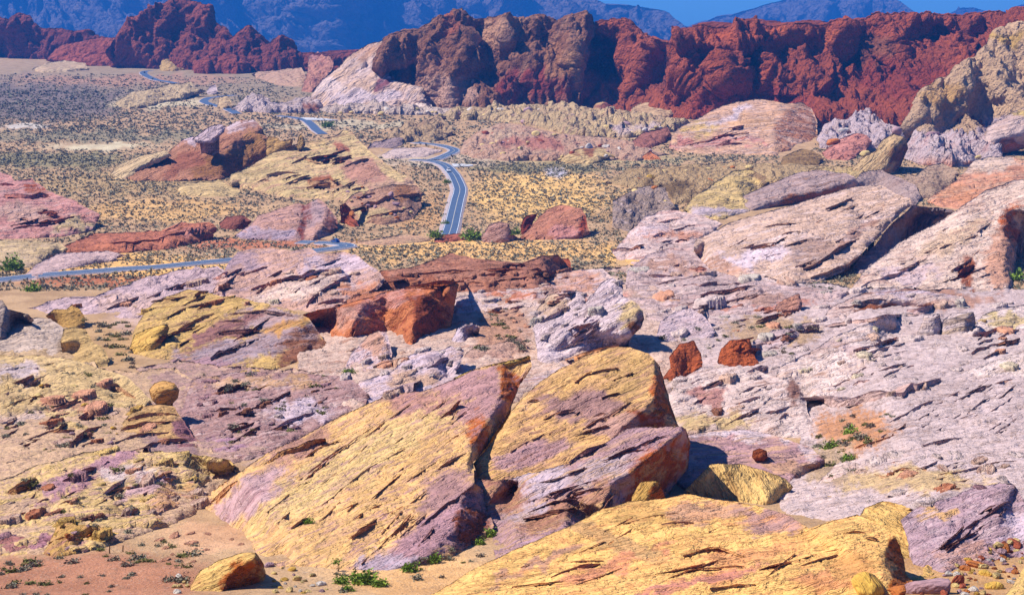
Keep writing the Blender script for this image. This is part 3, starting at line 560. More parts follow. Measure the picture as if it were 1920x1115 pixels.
S('rock_block', 'weathered grey block at the left edge of the picture', [(-40,575),(5,562),(14,580),(50,588),(63,600)], [(46,616),(20,645),(0,662),(-40,668)], base=(0,662), sy=0.8, sx=0.1, c1=(180,170,158), c2=(150,136,128), th=30, crag=0.2)
S('rock_sheet', 'lilac bedded slope running up to the left of the swirled pink rock', [(50,578),(110,560),(170,558),(204,546),(273,523),(334,506),(409,502),(432,512),(452,560)], [(400,580),(290,596),(240,602),(153,592),(90,592)], base=(240,602), sy=0.3, sx=0.03, c1=(196,168,178), c2=(150,126,146), th=32, led=1.8, blobs=[(250,570,80,20,(204,170,164))])
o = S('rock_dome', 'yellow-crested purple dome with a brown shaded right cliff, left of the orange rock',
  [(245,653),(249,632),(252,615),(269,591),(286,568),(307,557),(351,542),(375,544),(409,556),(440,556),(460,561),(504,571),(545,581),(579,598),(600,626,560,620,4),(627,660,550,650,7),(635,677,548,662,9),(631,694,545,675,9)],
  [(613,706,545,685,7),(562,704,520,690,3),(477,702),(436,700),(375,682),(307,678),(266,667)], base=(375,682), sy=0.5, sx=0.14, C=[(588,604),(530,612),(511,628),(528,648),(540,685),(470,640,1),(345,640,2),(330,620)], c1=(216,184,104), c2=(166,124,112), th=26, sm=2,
  blobs=[(470,650,190,24,(176,162,172),12),(340,690,110,18,(182,146,168)),(500,600,80,22,(184,160,170)),(420,620,70,16,(150,106,110),25),(575,665,55,45,(138,88,66)),(540,610,50,10,(208,160,80),18),(330,580,60,26,(218,188,108))])  # dark brown blob on the right cliff is painted shade
S('rock_lobe', 'yellow lobe with a shadowed nose at the left foot of the yellow-crested dome', [(244,654),(252,628),(280,612),(314,606),(318,616,2),(312,634,3)], [(296,655,2),(276,664),(258,664)], base=(270,664), Y0=float(ZB[328,135]) - 2, sy=0.6, sx=0.15, C=[(300,622),(285,650)], c1=(222,186,92), c2=(186,140,76), th=30, R=8, T=5, step=2.6, blobs=[(305,640,14,22,(150,84,40))])  # blob paints the shadow on the nose
# --- the bare bedrock that shows between the separate rocks
def B(label, poly, **k):
    global POLYS
    n = len(POLYS); o = rock('bedrock', label, [], poly, seed=n + 1, kind='structure', cat=None, w=0.0, up=0.0, R=0, step=4.2, jit=4, **k); del POLYS[n:]; return o
B('creamy bedrock between the rocks at the left', [(-80,690),(0,690),(140,680),(250,700),(330,690),(380,720),(400,850),(440,875),(380,950),(330,985),(200,1025),(120,1042),(-80,1046)], c1=(214,184,140), c2=(178,144,140), th=24, led=1.5, crag=0.25, blobs=[(330,800,60,70,(180,146,150))])
B('pale bedrock in the middle between the tower, the spire and the big slabs', [(560,600),(700,545),(850,540),(1000,520),(1180,500),(1260,560),(1330,640),(1270,700),(1240,780),(1100,760),(1000,730),(960,760),(800,790),(660,790),(600,720),(560,700)], c1=(210,180,164), c2=(176,128,112), th=18, led=1.5, crag=0.25, blobs=[(1100,560,90,24,(214,160,136)),(820,720,110,30,(206,196,200)),(1080,720,80,30,(200,190,190)),(945,620,50,56,(200,160,124)),(700,560,120,20,(200,130,100))])
B('pinkish grey bedrock between the ledges at the right', [(1170,500),(1300,500),(1480,530),(1600,540),(1990,540),(1990,1020),(1780,1040),(1600,990),(1470,965),(1450,930),(1500,880),(1500,800),(1300,820),(1250,760),(1280,690),(1230,600)], c1=(208,196,190), c2=(166,138,132), th=20, led=1.5, crag=0.2, blobs=[(1400,560,140,20,(206,150,124)),(1850,650,120,30,(214,206,196)),(1750,560,120,14,(196,150,136)),(1350,720,80,24,(206,190,160)),(1700,900,150,24,(220,190,150)),(1600,805,75,42,(210,156,104)),(1450,620,90,30,(200,168,140)),(1560,870,50,40,(196,170,146))])
B('tan bedrock round the grey dome at the left edge', [(-80,590),(60,600),(150,620),(175,660),(190,705),(100,710),(-80,710)], c1=(206,180,134), c2=(168,140,116), th=22, led=1.5, crag=0.25)
B('mauve bedrock under the lilac slope and the huge slab', [(255,690),(330,675),(430,690),(560,695),(660,700),(670,760),(560,830),(420,880),(350,860),(330,780)], c1=(186,150,148), c2=(206,180,160), th=22, led=1.5, crag=0.25)
# --- middle
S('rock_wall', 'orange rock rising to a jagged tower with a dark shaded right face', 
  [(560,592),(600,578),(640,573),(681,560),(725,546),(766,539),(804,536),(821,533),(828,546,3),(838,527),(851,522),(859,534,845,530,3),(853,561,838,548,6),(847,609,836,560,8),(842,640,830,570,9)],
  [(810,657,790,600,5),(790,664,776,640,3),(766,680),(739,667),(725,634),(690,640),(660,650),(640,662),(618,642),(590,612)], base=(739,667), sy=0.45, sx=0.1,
  C=[(821,540),(800,552),(790,562),(776,588),(772,612),(770,655),(845,530),(838,548),(832,562,8),(815,580,7),(660,610)], c1=(206,128,86), c2=(164,84,62), th=20, sm=2, blobs=[(800,610,36,60,(150,74,44)),(700,570,110,14,(214,160,138),18),(680,610,60,14,(222,160,118)),(640,590,40,16,(210,160,150))])  # darkest blob paints the shade of the tower's right face
S('rock_slab', 'pink and white swirled slab with a pointed crest below the blue car', [(398,548),(414,520),(429,488),(446,472),(477,465),(508,464),(545,470),(579,464),(597,476),(640,471),(667,479),(708,506),(722,524,2)], [(708,542,2),(674,560),(640,580),(600,590),(520,585),(450,570)], base=(520,585), sy=0.36, sx=0.06, c1=(212,170,158), c2=(184,158,178), th=28, led=1.6, blobs=[(640,500,70,22,(204,186,200)),(560,540,90,18,(224,192,178),14),(450,490,40,16,(180,152,168)),(680,540,40,14,(206,140,110))])
S('rock_ledges', 'long reddish-brown bedded ledges between the orange tower and the sandy flat', [(700,522),(712,506),(759,503),(810,489),(844,474),(865,479),(930,489),(981,493),(1015,479),(1045,478)], [(1075,512),(1110,520),(1130,530),(1100,545),(1000,560),(900,560),(850,548),(780,545),(720,545)], base=(900,560), sy=0.3, sx=0.0, c1=(186,130,112), c2=(150,92,76), th=4, led=1.5, blobs=[(760,525,60,12,(176,110,86)),(1000,500,60,16,(176,120,104))])
S('boulder', 'dark red blocky boulder at the end of the brown ledges', [(1020,502),(1030,492),(1046,486),(1066,483),(1071,492,2)], [(1071,511,1),(1058,511),(1030,505)], base=(1045,510), sy=1.2, sx=0.1, c1=(186,98,70), c2=(140,60,42), th=10, R=5, step=2.4, amp=0.5, crag=0.4)
S('rock_sheet', 'pale pinkish-white rock pavement between the orange tower and the white spire', [(846,600),(852,560),(900,545),(980,540),(1060,510),(1130,505),(1165,530)], [(1160,580),(1100,610),(1010,620),(960,585),(905,600),(880,612),(860,618)], base=(1010,618), sy=0.22, sx=0.0, c1=(214,186,178), c2=(196,186,198), th=10, led=1.8, crag=0.15, blobs=[(1080,530,60,18,(212,160,140)),(880,590,40,16,(204,196,206)),(960,555,60,8,(206,130,96))])
S('rock_spire', 'white cross-bedded rock with two leaning points behind the big yellow peak',
  [(1009,676),(1004,640),(998,615),(1001,588),(1018,564),(1025,551),(1049,547),(1069,551),(1080,544),(1093,551),(1097,571),(1117,544),(1131,527),(1151,522),(1168,537,3),(1167,556,2),(1185,564),(1199,574),(1208,598,3),(1200,616,5)],
  [(1183,632,4),(1178,650),(1134,666),(1093,680),(1059,697),(1030,702)], base=(1059,697), sy=0.6, sx=0.12, C=[(1100,620),(1150,540),(1190,600),(1040,570)], c1=(212,202,204), c2=(180,160,172), th=34, led=1.5, blobs=[(1185,590,30,20,(212,192,130)),(1030,570,40,20,(206,176,160)),(1200,612,12,16,(140,90,60))])
S('boulder', 'left one of two rust-orange boulders beside the white spire', [(1244,710),(1258,690),(1254,670),(1275,645),(1300,640),(1314,662,2)], [(1318,690,2),(1290,704),(1265,714)], base=(1265,714), sy=1.1, sx=0.1, c1=(188,98,60), c2=(140,66,44), th=10, crag=0.6, amp=0.55, R=8, step=2.6)
S('boulder', 'right one of two rust-orange boulders, capped and split, beside the grey-white ledges', [(1344,680),(1352,653),(1369,639),(1406,636),(1412,663,2)], [(1423,680,2),(1422,696,1),(1382,694),(1356,690)], base=(1382,695), sy=1.1, sx=0.1, c1=(192,100,58), c2=(140,66,44), th=6, crag=0.6, amp=0.55, R=8, step=2.6)
S('rock_mass', 'grey-white broken rock mass below the two rust-orange boulders', [(1256,782),(1250,740),(1280,711),(1314,690),(1369,687),(1416,694),(1464,711),(1484,707),(1501,728,2),(1512,752,4)], [(1514,775,3),(1527,798),(1520,826),(1440,820),(1350,812),(1290,816)], base=(1440,820), sy=0.45, sx=0.04, C=[(1470,722),(1488,740,1)], c1=(218,204,194), c2=(166,130,122), th=24, led=1.8, crag=0.2, blobs=[(1490,735,24,26,(150,110,104)),(1340,790,90,16,(212,192,130)),(1330,740,40,14,(190,140,140))])  # first blob paints shade on the right end face
S('rock_shelf', 'long pale shelf with a cracked dark front edge at the right', [(1455,705),(1461,687),(1519,660),(1553,639),(1573,626),(1621,609),(1662,595),(1696,595,'g'),(1704,632,'g'),(1723,663,'g'),(1750,668),(1766,718,1755,700,2)], [(1699,742,1692,722,1.5),(1621,756,1610,740,1.5),(1560,776),(1522,794),(1505,750)], base=(1530,785), w=0.45, sy=0.38, sx=0.04, C=[(1530,752),(1605,738),(1690,718),(1750,695)], c1=(228,214,204), c2=(184,146,132), th=22, led=1.8, blobs=[(1660,715,70,13,(222,184,164),14),(1560,650,60,14,(196,170,170)),(1630,640,40,14,(212,206,196))])
S('rock_block', 'left of two upright pale blocks standing at the back of the cracked shelf', [(1719,664),(1720,622),(1733,591),(1760,588),(1768,609,3)], [(1762,664,3),(1740,668)], base=(1740,667), sy=1.2, sx=0.12, C=[(1752,600),(1750,650)], c1=(204,196,188), c2=(170,140,120), th=8, R=7, step=2.6, led=1.5)
S('rock_block', 'right of two upright pale blocks standing at the back of the cracked shelf', [(1768,662),(1766,606),(1784,588),(1825,585),(1830,605,3)], [(1823,632,3),(1806,664),(1780,668)], base=(1790,667), sy=1.0, sx=0.1, C=[(1812,600),(1800,650)], c1=(206,200,192), c2=(174,150,130), th=14, R=7, step=2.6, led=1.5)
S('rock_slab', 'pale cracked slabs at the right edge above the cross-bedded slope', [(1756,700),(1800,672),(1812,640),(1829,608),(1842,590),(1919,570),(1990,560)], [(1990,668),(1920,668),(1859,688),(1812,704),(1775,720)], base=(1812,704), sy=0.4, sx=0.05, c1=(226,216,206), c2=(182,160,154), th=16, led=1.6, blobs=[(1900,600,50,14,(216,204,150)),(1840,670,60,12,(222,184,164),14)])
S('rock_ledges', 'dark undercut ledges below the big triangular fin at the right', [(1538,606),(1556,581),(1587,561),(1621,547),(1679,539),(1723,543),(1767,550),(1805,557),(1814,575,2)], [(1757,590,1757,570,2),(1700,598,1700,562,2.5),(1621,612),(1570,614)], base=(1600,613), sy=0.5, sx=0.03, C=[(1600,580),(1650,566),(1700,562),(1757,570)], c1=(204,182,174), c2=(146,92,74), th=10, led=1.5, crag=0.2, blobs=[(1680,585,90,12,(150,90,64)),(1700,548,80,8,(204,196,204))])  # brown blob paints the shade beneath the undercut
S('rock_ledges', 'thin pale ledge strip just below the dark undercut ledges', [(1525,640),(1545,618),(1600,604),(1680,594),(1700,590),(1740,588)], [(1738,598),(1690,606),(1640,618),(1590,632),(1550,644)], base=(1590,632), sy=0.5, sx=0.03, c1=(196,186,192), c2=(150,110,100), th=10, led=1.5, step=2.8)
o = S('rock_fin', 'big pale triangular fin with a dark orange cliff falling to its right',
  [(1592,545),(1621,506),(1689,455),(1723,435),(1774,407),(1805,385),(1850,355),(1900,338),(1990,325),(1990,400),(1930,400),(1922,414,1888,400,26),(1910,450,1882,430,34),(1902,500,1888,480,26)],
  [(1902,570,1892,540,3),(1870,570),(1830,562),(1800,560),(1767,552),(1700,546),(1640,552)], base=(1700,546), sy=0.55, sx=0.1, C=[(1888,396),(1882,438),(1888,489),(1894,534),(1790,470),(1805,500,5),(1815,530,5),(1822,510)], c1=(226,200,184), c2=(188,148,138), th=24, led=1.2,
  blobs=[(1895,440,20,60,(190,100,50)),(1880,500,40,60,(210,160,140)),(1780,450,80,20,(220,190,170),30),(1812,515,14,30,(150,84,56)),(1700,510,60,20,(206,186,190))])  # orange cliff blob and brown hollow blob carry painted shade
S('rock_dome', 'peach-coloured smooth dome at the right edge behind the triangular fin', [(1738,380),(1741,372),(1792,338),(1829,300),(1854,292),(1892,294),(1925,300),(1990,310)], [(1990,420),(1900,410),(1820,400),(1770,392)], base=(1770,392), sy=0.45, sx=0.05, c1=(218,158,116), c2=(212,180,160), th=12, led=0.6, blobs=[(1850,305,60,18,(212,184,166)),(1790,360,50,18,(220,156,104))])
S('rock_slab', 'long grey-pink slab leaning up to the right in front of the yellow rocks', [(1300,470),(1303,452),(1328,438),(1358,421),(1416,404),(1485,384),(1591,353),(1616,348),(1654,348),(1679,363),(1707,371),(1710,386,3),(1692,399,4),(1667,420,4),(1642,450,3),(1602,488,3)],
  [(1582,510,2),(1519,532),(1485,538),(1433,526),(1382,522),(1330,516),(1312,490)], base=(1485,538), sy=0.42, sx=0.1, C=[(1690,384),(1655,408),(1625,438),(1585,470),(1560,500)], c1=(218,184,170), c2=(228,208,204), th=20, led=1.1, blobs=[(1420,480,90,18,(222,210,220),12),(1530,470,60,26,(190,156,146)),(1610,430,50,14,(176,136,124),40),(1340,500,50,12,(212,164,144))])
S('rock_ledge', 'overhanging brown-grey ledge along the top of the long leaning slab', [(1356,404),(1380,380),(1400,365),(1440,348),(1490,326),(1540,320),(1586,325),(1603,333),(1612,347,1600,338,1.5)], [(1581,359,1585,346,1.5),(1540,373,1540,358,1.5),(1490,384,1490,369,1.5),(1440,398,1440,384,1.5),(1412,409,1412,393,1.5),(1389,417,1389,399,1.5),(1360,428,1362,405,1.5)], base=(1440,398), sy=0.42, sx=0.04, C=[(1362,405),(1412,393),(1440,384),(1490,369),(1540,358),(1585,346)], c1=(190,166,168), c2=(150,110,90), th=18, led=1.2, crag=0.2, sm=1, blobs=[(1400,410,60,14,(176,92,42),18),(1510,375,90,10,(160,96,60),15)])  # both blobs paint the unlit front below the ledge's top
S('rock_dome', 'yellow dome rising left of the overhanging ledge', [(1280,396),(1301,371),(1327,351),(1352,336),(1377,321),(1407,317),(1437,331),(1443,341)], [(1430,370),(1400,400),(1352,414),(1327,412),(1296,404)], base=(1327,412), sy=0.45, sx=0.06, c1=(220,196,122), c2=(186,164,140), th=16, led=1.2, blobs=[(1350,395,60,12,(190,186,192)),(1420,335,20,10,(150,120,90))])
S('rock_sheet', 'pale pink and white sheet of slickrock left of the long leaning slab', [(1148,474),(1176,441),(1208,406),(1241,393),(1300,402),(1330,410),(1358,420),(1328,440),(1306,456),(1312,488)], [(1332,520),(1290,528),(1200,508),(1160,496)], base=(1200,508), sy=0.28, sx=0.0, c1=(220,196,192), c2=(214,164,140), th=14, led=1.2, blobs=[(1260,440,60,12,(226,168,130)),(1220,430,40,14,(222,206,210))])
S('rock_pile', 'rough grey rubble outcrop at the end of the sandy flat', [(1150,378),(1186,356),(1226,350),(1247,353),(1252,371),(1268,392)], [(1240,406),(1201,416),(1176,438),(1150,426)], base=(1176,436), sy=0.4, sx=0.04, c1=(168,148,138), c2=(200,190,190), th=-30, crag=0.85, amp=0.8, blobs=[(1170,370,26,12,(150,124,112))])
S('rock_sheet', 'pink-grey layered pavement below the long leaning slab', [(1176,506),(1215,478),(1250,467),(1300,472),(1332,505),(1400,520),(1480,536),(1560,545),(1592,548)], [(1552,592),(1530,612),(1450,602),(1380,612),(1340,622),(1310,640),(1285,612),(1250,592),(1215,572),(1172,548)], base=(1310,640), sy=0.25, sx=0.0, c1=(202,176,176), c2=(176,140,140), th=12, led=1.5, blobs=[(1260,500,50,16,(206,164,150)),(1440,560,60,14,(196,158,150)),(1230,545,60,18,(216,190,188))])
S('rock_sheet', 'pink striped slope between the white spire and the rust-orange boulders', [(1165,556),(1220,560),(1280,594),(1337,614),(1348,634)], [(1300,648),(1245,652),(1218,628),(1192,590)], base=(1245,652), sy=0.3, sx=0.0, c1=(212,184,184), c2=(184,146,150), th=-10, led=1.5)
S('rock_slab', 'low grey-pink slab right of the split rust-orange boulder', [(1404,650),(1409,643),(1450,619),(1491,609),(1525,605),(1537,615)], [(1526,642),(1450,676),(1416,682)], base=(1450,676), sy=0.4, sx=0.05, c1=(198,176,180), c2=(170,140,146), th=20, led=1.8)
S('boulder', 'round tan boulder casting shade on the shrubby pocket at right', [(1446,590),(1456,572),(1471,560),(1498,551),(1504,568,2)], [(1499,584,2),(1480,594),(1462,598)], base=(1462,598), sy=1.0, sx=0.15, c1=(196,148,120), c2=(160,110,88), th=20, R=8, step=2.4)
S('rock_slab', 'grey dome-backed slab left of the rust-orange boulders', [(1222,655),(1240,602),(1280,576),(1310,581),(1342,622)], [(1332,644),(1290,650),(1250,662)], base=(1250,662), sy=0.45, sx=0.05, c1=(200,186,194), c2=(170,140,150), th=24, led=1.8)
S('rock_slab', 'pale leaning block left of the orange tower foot', [(638,702),(660,663),(691,629),(708,619),(725,622),(735,663,2)], [(730,692,1),(691,712),(650,718)], base=(691,712), sy=0.6, sx=0.15, c1=(204,190,196), c2=(200,150,140), th=48, led=1.5, blobs=[(700,640,26,16,(208,164,150))])
S('rock_mass', 'white and lilac broken rocks above the left end of the huge slab', [(652,752),(674,715),(732,697),(770,666),(793,656),(824,660),(844,649),(872,660),(864,680,1)], [(846,715),(793,742),(720,760),(660,768)], base=(720,760), sy=0.42, sx=0.06, c1=(204,194,206), c2=(206,168,152), th=30, led=1.5, crag=0.2, blobs=[(780,710,60,16,(212,176,160)),(820,670,30,10,(170,158,176))])
S('rock_mass', 'pinkish boulders directly above the crest of the huge slab', [(856,696),(875,660),(899,646),(925,645),(947,641),(958,630),(975,630),(986,645,1)], [(994,672),(940,690),(890,702)], base=(890,702), sy=0.6, sx=0.06, c1=(206,168,158), c2=(180,130,120), th=10, crag=0.35, amp=0.6, step=2.8)
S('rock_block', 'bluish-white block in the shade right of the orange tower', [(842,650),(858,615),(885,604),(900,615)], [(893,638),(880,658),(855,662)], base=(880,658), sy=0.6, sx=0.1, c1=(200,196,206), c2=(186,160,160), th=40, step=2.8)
# --- the valley
S('rock_slab', 'red and pink layered slab at the left edge of the valley', [(-60,330),(0,324),(20,331),(27,341),(61,336),(90,358,3),(143,378),(187,404)], [(172,434),(119,446),(34,450),(-60,453)], base=(34,450), sy=0.3, sx=-0.02, C=[(55,342),(60,358,7),(40,370)], c1=(204,148,132), c2=(190,164,166), th=12, led=1.6, blobs=[(65,352,26,10,(170,84,46),-20),(130,425,40,12,(206,186,140)),(40,400,60,14,(200,160,152))])  # first blob paints the orange shade under the overhang
S('rock_shelf', 'flat pale yellow shelf below the red slab at the left edge', [(-40,462),(30,450),(110,454),(128,466)], [(112,486),(60,504),(0,510),(-40,510)], base=(60,504), sy=0.22, sx=0.0, c1=(216,200,140), c2=(186,160,150), th=8, led=1.5)
S('rock_ridge', 'low brick-red ridge between the shrub flat and the near road', [(110,470),(119,460),(170,441),(204,438),(307,434),(341,420),(392,417),(406,428)], [(399,448),(307,470),(204,480),(112,482)], base=(204,480), sy=0.35, sx=0.0, c1=(196,124,100), c2=(170,104,92), th=12, led=1.5, blobs=[(360,432,40,10,(212,150,126))])
S('rock_mass', 'greyish lilac rubble at the left end of the brick-red ridge', [(40,520),(70,495),(110,475),(200,470),(240,478)], [(200,492),(120,508),(60,530)], base=(120,508), sy=0.2, sx=0.0, c1=(196,166,166), c2=(170,140,150), th=20, crag=0.3, amp=0.5)
S('rock_dome', 'pink dome split by a dark red cleft above the near road bend', [(438,444),(470,421),(484,404),(528,390),(559,379),(572,384,4),(596,372),(613,383),(630,407,618,400,4),(635,428,615,420,8)], [(618,452,600,435,5),(579,455),(511,452),(460,449)], base=(511,452), sy=0.6, sx=0.1, C=[(558,390),(562,420),(572,420,8),(570,445,4),(590,400),(605,420),(540,420)], c1=(206,160,150), c2=(170,140,156), th=20, sm=1, blobs=[(500,440,60,12,(184,172,188)),(572,420,10,40,(140,66,50)),(622,425,14,26,(130,70,58)),(590,400,20,20,(186,156,164))])  # two darkest blobs paint shade in the cleft and on the right side
S('boulder', 'dark red low rock left of the split pink dome', [(410,418),(425,407),(455,405),(470,415)], [(462,428),(440,432),(415,428)], base=(440,432), sy=0.7, sx=0.1, c1=(150,90,80), c2=(120,66,56), th=10, crag=0.4, amp=0.5, step=2.6)
S('rock_block', 'dark red block leaning right of the split pink dome', [(636,384),(648,380),(658,392,3),(664,410,4)], [(676,430,3),(660,426),(642,418)], base=(660,427), sy=0.9, sx=0.15, c1=(170,90,66), c2=(130,60,46), th=-40, R=6, step=2.4)
o = S('rock_fins', 'group of brown overhanging fins leaning right in the shrub flat',
  [(235,337),(273,305),(317,285),(341,262),(361,256),(382,262),(390,270),(394,258),(426,239),(453,227),(477,225),(491,239),(495,252,484,246,5),(505,262,480,256,8),(509,285,472,266,10)],
  [(484,310,455,275,9),(446,323,420,292,7),(409,338),(341,340),(300,340),(262,340)], base=(300,340), sy=0.5, sx=0.2, C=[(486,244),(470,250),(440,262),(392,282),(385,272),(330,298),(420,290,6),(360,320,1.5)], c1=(184,132,108), c2=(150,100,80), th=32, sm=1, crag=0.15,
  blobs=[(455,237,40,9,(206,190,196),18),(360,262,24,8,(196,180,190)),(420,310,90,26,(160,112,70)),(480,280,30,30,(170,124,78)),(350,300,50,18,(160,100,80),30)])  # brown blobs on the front faces are shade put into the colour
S('lobe', '', [(207,328),(218,310),(259,296),(307,282),(322,292)], [(273,314,2),(238,337),(218,336)], base=(238,337), sy=0.5, sx=0.12, c1=(216,196,156), c2=(186,150,130), th=25, R=8, parent=o, step=2.8)
S('lobe', '', [(358,262),(382,242),(409,232),(426,236),(420,250)], [(400,268,6),(372,270,3)], base=(372,270), Y0=870, sy=0.6, sx=0.15, c1=(192,176,184), c2=(170,120,100), th=30, R=8, parent=o, step=2.8)
S('lobe', '', [(500,262),(503,255),(522,259),(526,264),(549,261),(546,274,3)], [(512,294,4),(500,296,2)], base=(500,296), Y0=885, sy=0.7, sx=0.1, c1=(196,160,90), c2=(140,100,66), th=10, R=6, parent=o, step=2.8, crag=0.3, amp=0.5)
o = S('rock_mound', 'broad cream mound with a knobbly peak beside the winding road', [(428,344),(436,327),(477,307),(511,287),(559,270),(600,262),(625,256),(633,250),(643,243),(660,247),(668,261,2),(691,281,3),(723,308,3),(748,324),(776,342),(790,354)], [(784,378),(740,396),(680,390),(640,378),(545,373),(470,356)], base=(640,378), sy=0.42, sx=0.04, C=[(650,262),(640,300),(583,334),(633,345),(630,352,8),(590,342,6)], c1=(216,196,144), c2=(190,150,120), th=18, led=1.8,
  blobs=[(608,341,30,8,(160,96,62),-16),(690,330,60,20,(196,150,120),-30),(650,375,90,8,(218,196,130)),(642,270,14,7,(170,104,84)),(740,350,50,16,(196,160,140))])  # first blob paints the shade under the overhang
S('knob', '', [(555,275),(558,260),(563,251),(570,258),(572,272,1)], [(568,280,1),(558,282,0)], base=(560,281), Y0=float(ZB[141,281]) - 1, sy=2.0, sx=0.1, c1=(210,176,104), c2=(160,120,80), R=4, parent=o, step=2.2, jit=1)
S('rock_ledges', 'brown ledge rubble at the right foot of the cream mound', [(640,388),(660,366),(700,353),(740,346),(782,346),(793,362)], [(788,390),(772,414),(720,424),(680,416),(650,408)], base=(720,424), sy=0.3, sx=0.0, c1=(190,152,118), c2=(140,96,74), th=14, led=1.6, crag=0.45, amp=0.6, blobs=[(700,400,50,12,(206,186,130)),(760,360,30,10,(176,126,96))])
S('rock_shelf', 'flat yellow shelf below the brown leaning fins', [(330,353),(341,342),(409,338),(455,360)], [(445,371),(400,372),(341,369)], base=(400,372), sy=0.15, sx=0.0, c1=(220,200,134), c2=(196,170,130), th=4)
S('rock_pyramid', 'red pyramid-shaped rock right of the straight road', [(976,447),(1001,418),(1025,394),(1052,382),(1066,387),(1090,392),(1098,407,2),(1106,438,6)], [(1082,450,4),(1040,452),(1000,452)], base=(1040,452), sy=0.55, sx=0.12, C=[(1091,400),(1088,420),(1080,446)], c1=(192,132,112), c2=(166,100,84), th=30, led=1.4, blobs=[(1098,425,12,24,(150,66,40)),(1065,435,30,14,(206,150,134))])
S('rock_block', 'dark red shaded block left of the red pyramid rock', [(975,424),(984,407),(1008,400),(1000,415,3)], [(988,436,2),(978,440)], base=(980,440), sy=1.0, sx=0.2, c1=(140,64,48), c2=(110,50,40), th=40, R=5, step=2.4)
S('rock_block', 'small lilac block between the road bush and the red pyramid', [(902,446),(916,421),(936,415),(954,420),(956,435,2)], [(977,448),(940,456),(906,454)], base=(940,456), sy=0.6, sx=0.1, c1=(196,152,146), c2=(160,110,100), th=12, R=8, step=2.6)
S('rock_ledge', 'red rock lip hiding the near end of the straight road', [(815,447),(830,441),(850,438),(868,440)], [(872,452),(840,456),(815,455)], base=(840,456), sy=0.4, sx=0.0, c1=(186,110,92), c2=(160,84,70), th=4, R=5, step=2.4)
S('rock_sheet', 'pinkish pavement rocks beyond the blue car bend', [(560,462),(600,450),(680,452),(760,440),(815,446)], [(800,458),(720,462),(672,460),(630,456)], base=(720,462), sy=0.12, sx=0.0, c1=(206,164,140), c2=(206,190,150), th=4, led=1.5, crag=0.3, amp=0.4)
S('rock_dome', 'big banded pink and yellow dome with a shaded right half below the red mesa', [(1255,278),(1261,251),(1282,236),(1317,219),(1337,206),(1374,191),(1412,185),(1430,186),(1457,191),(1471,195),(1505,190),(1522,204,1492,200,20),(1531,225,1480,222,35),(1533,266,1470,250,45)],
  [(1516,286,1460,270,28),(1450,293),(1382,290),(1314,290),(1282,287)], base=(1382,290), sy=0.5, sx=0.1, C=[(1488,196),(1466,218),(1450,245),(1444,284),(1480,206)], c1=(222,180,138), c2=(206,178,170), th=12, led=0.9, sm=2, blobs=[(1330,235,70,12,(228,194,116),14),(1370,215,50,10,(220,208,214),22),(1340,270,110,7,(210,140,132)),(1400,230,60,14,(226,182,132)),(1500,245,36,50,(196,134,104))])  # last blob tints the right half as shaded
S('rock_pile', 'white lumpy rocks between the banded dome and the red mesa', [(1530,262),(1545,232),(1560,230),(1590,225),(1600,212),(1620,205),(1640,215),(1660,232),(1692,240),(1704,258)], [(1690,276),(1640,282),(1580,282),(1540,280)], base=(1640,282), sy=0.35, sx=0.0, c1=(204,194,196), c2=(180,144,130), th=20, crag=0.85, amp=1.2, step=2.8)
S('rock_slab', 'pink leaning rock right of the banded dome shadow', [(1540,288),(1573,262),(1600,252),(1624,254),(1635,266,4)], [(1622,284,4),(1588,303),(1553,301)], base=(1570,303), sy=0.6, sx=0.15, c1=(206,146,122), c2=(170,100,86), th=32, step=2.8, led=1.5)
S('rock_pillar', 'yellow leaning pillar rock with a dark right side near the right edge', [(1596,318),(1621,293),(1641,283),(1655,262),(1675,252),(1696,259),(1700,279,1680,268,8),(1690,309,1670,290,9)], [(1676,330,1660,310,5),(1641,330),(1610,330)], base=(1641,330), sy=0.9, sx=0.15, C=[(1688,262),(1672,290),(1660,320)], c1=(204,178,124), c2=(160,124,90), th=44, crag=0.35, amp=0.6, step=2.6, blobs=[(1685,295,16,30,(130,84,60))])  # blob is the right side's shade, painted on
S('rock_mass', 'brown shaded rock mass right of the yellow pillar', [(1688,345),(1700,325),(1716,333),(1739,312),(1767,307),(1792,316),(1800,327,4)], [(1778,350),(1754,372),(1720,375),(1700,365)], base=(1740,374), sy=0.6, sx=0.05, c1=(186,158,140), c2=(150,116,104), th=16, crag=0.4, amp=0.5, step=2.8)
S('rock_mass', 'grey jumbled rocks at the upper end of the long leaning slab', [(1600,345),(1615,325),(1650,318),(1690,335),(1715,348),(1725,370)], [(1715,388),(1700,392),(1670,372),(1640,356)], base=(1700,392), sy=0.4, sx=0.05, c1=(190,168,166), c2=(150,120,116), th=16, crag=0.5, amp=0.45, step=2.8)
S('rock_slab', 'grey-mauve slabs between the leaning slab and the triangular fin', [(1640,460),(1665,425),(1692,402),(1712,385),(1760,388),(1790,395)], [(1740,432),(1700,455),(1660,490),(1610,520),(1600,500)], base=(1620,515), sy=0.45, sx=0.06, c1=(190,166,170), c2=(150,120,124), th=26, led=1.5, crag=0.15, blobs=[(1700,410,40,14,(176,130,110))])
S('rock_block', 'overhanging orange-bottomed block at the right edge above the peach dome', [(1844,294),(1847,263),(1852,238),(1880,223),(1900,210),(1925,200),(1990,190),(1990,260)], [(1990,285,1930,250,4),(1920,276,1900,250,3),(1880,288,1880,262,2),(1862,296)], base=(1862,296), sy=0.8, sx=0.1, C=[(1860,262),(1885,258),(1930,246)], c1=(196,172,164), c2=(170,130,110), th=12, crag=0.2, sm=1, blobs=[(1880,280,60,16,(190,104,56)),(1920,215,40,10,(212,190,110))])
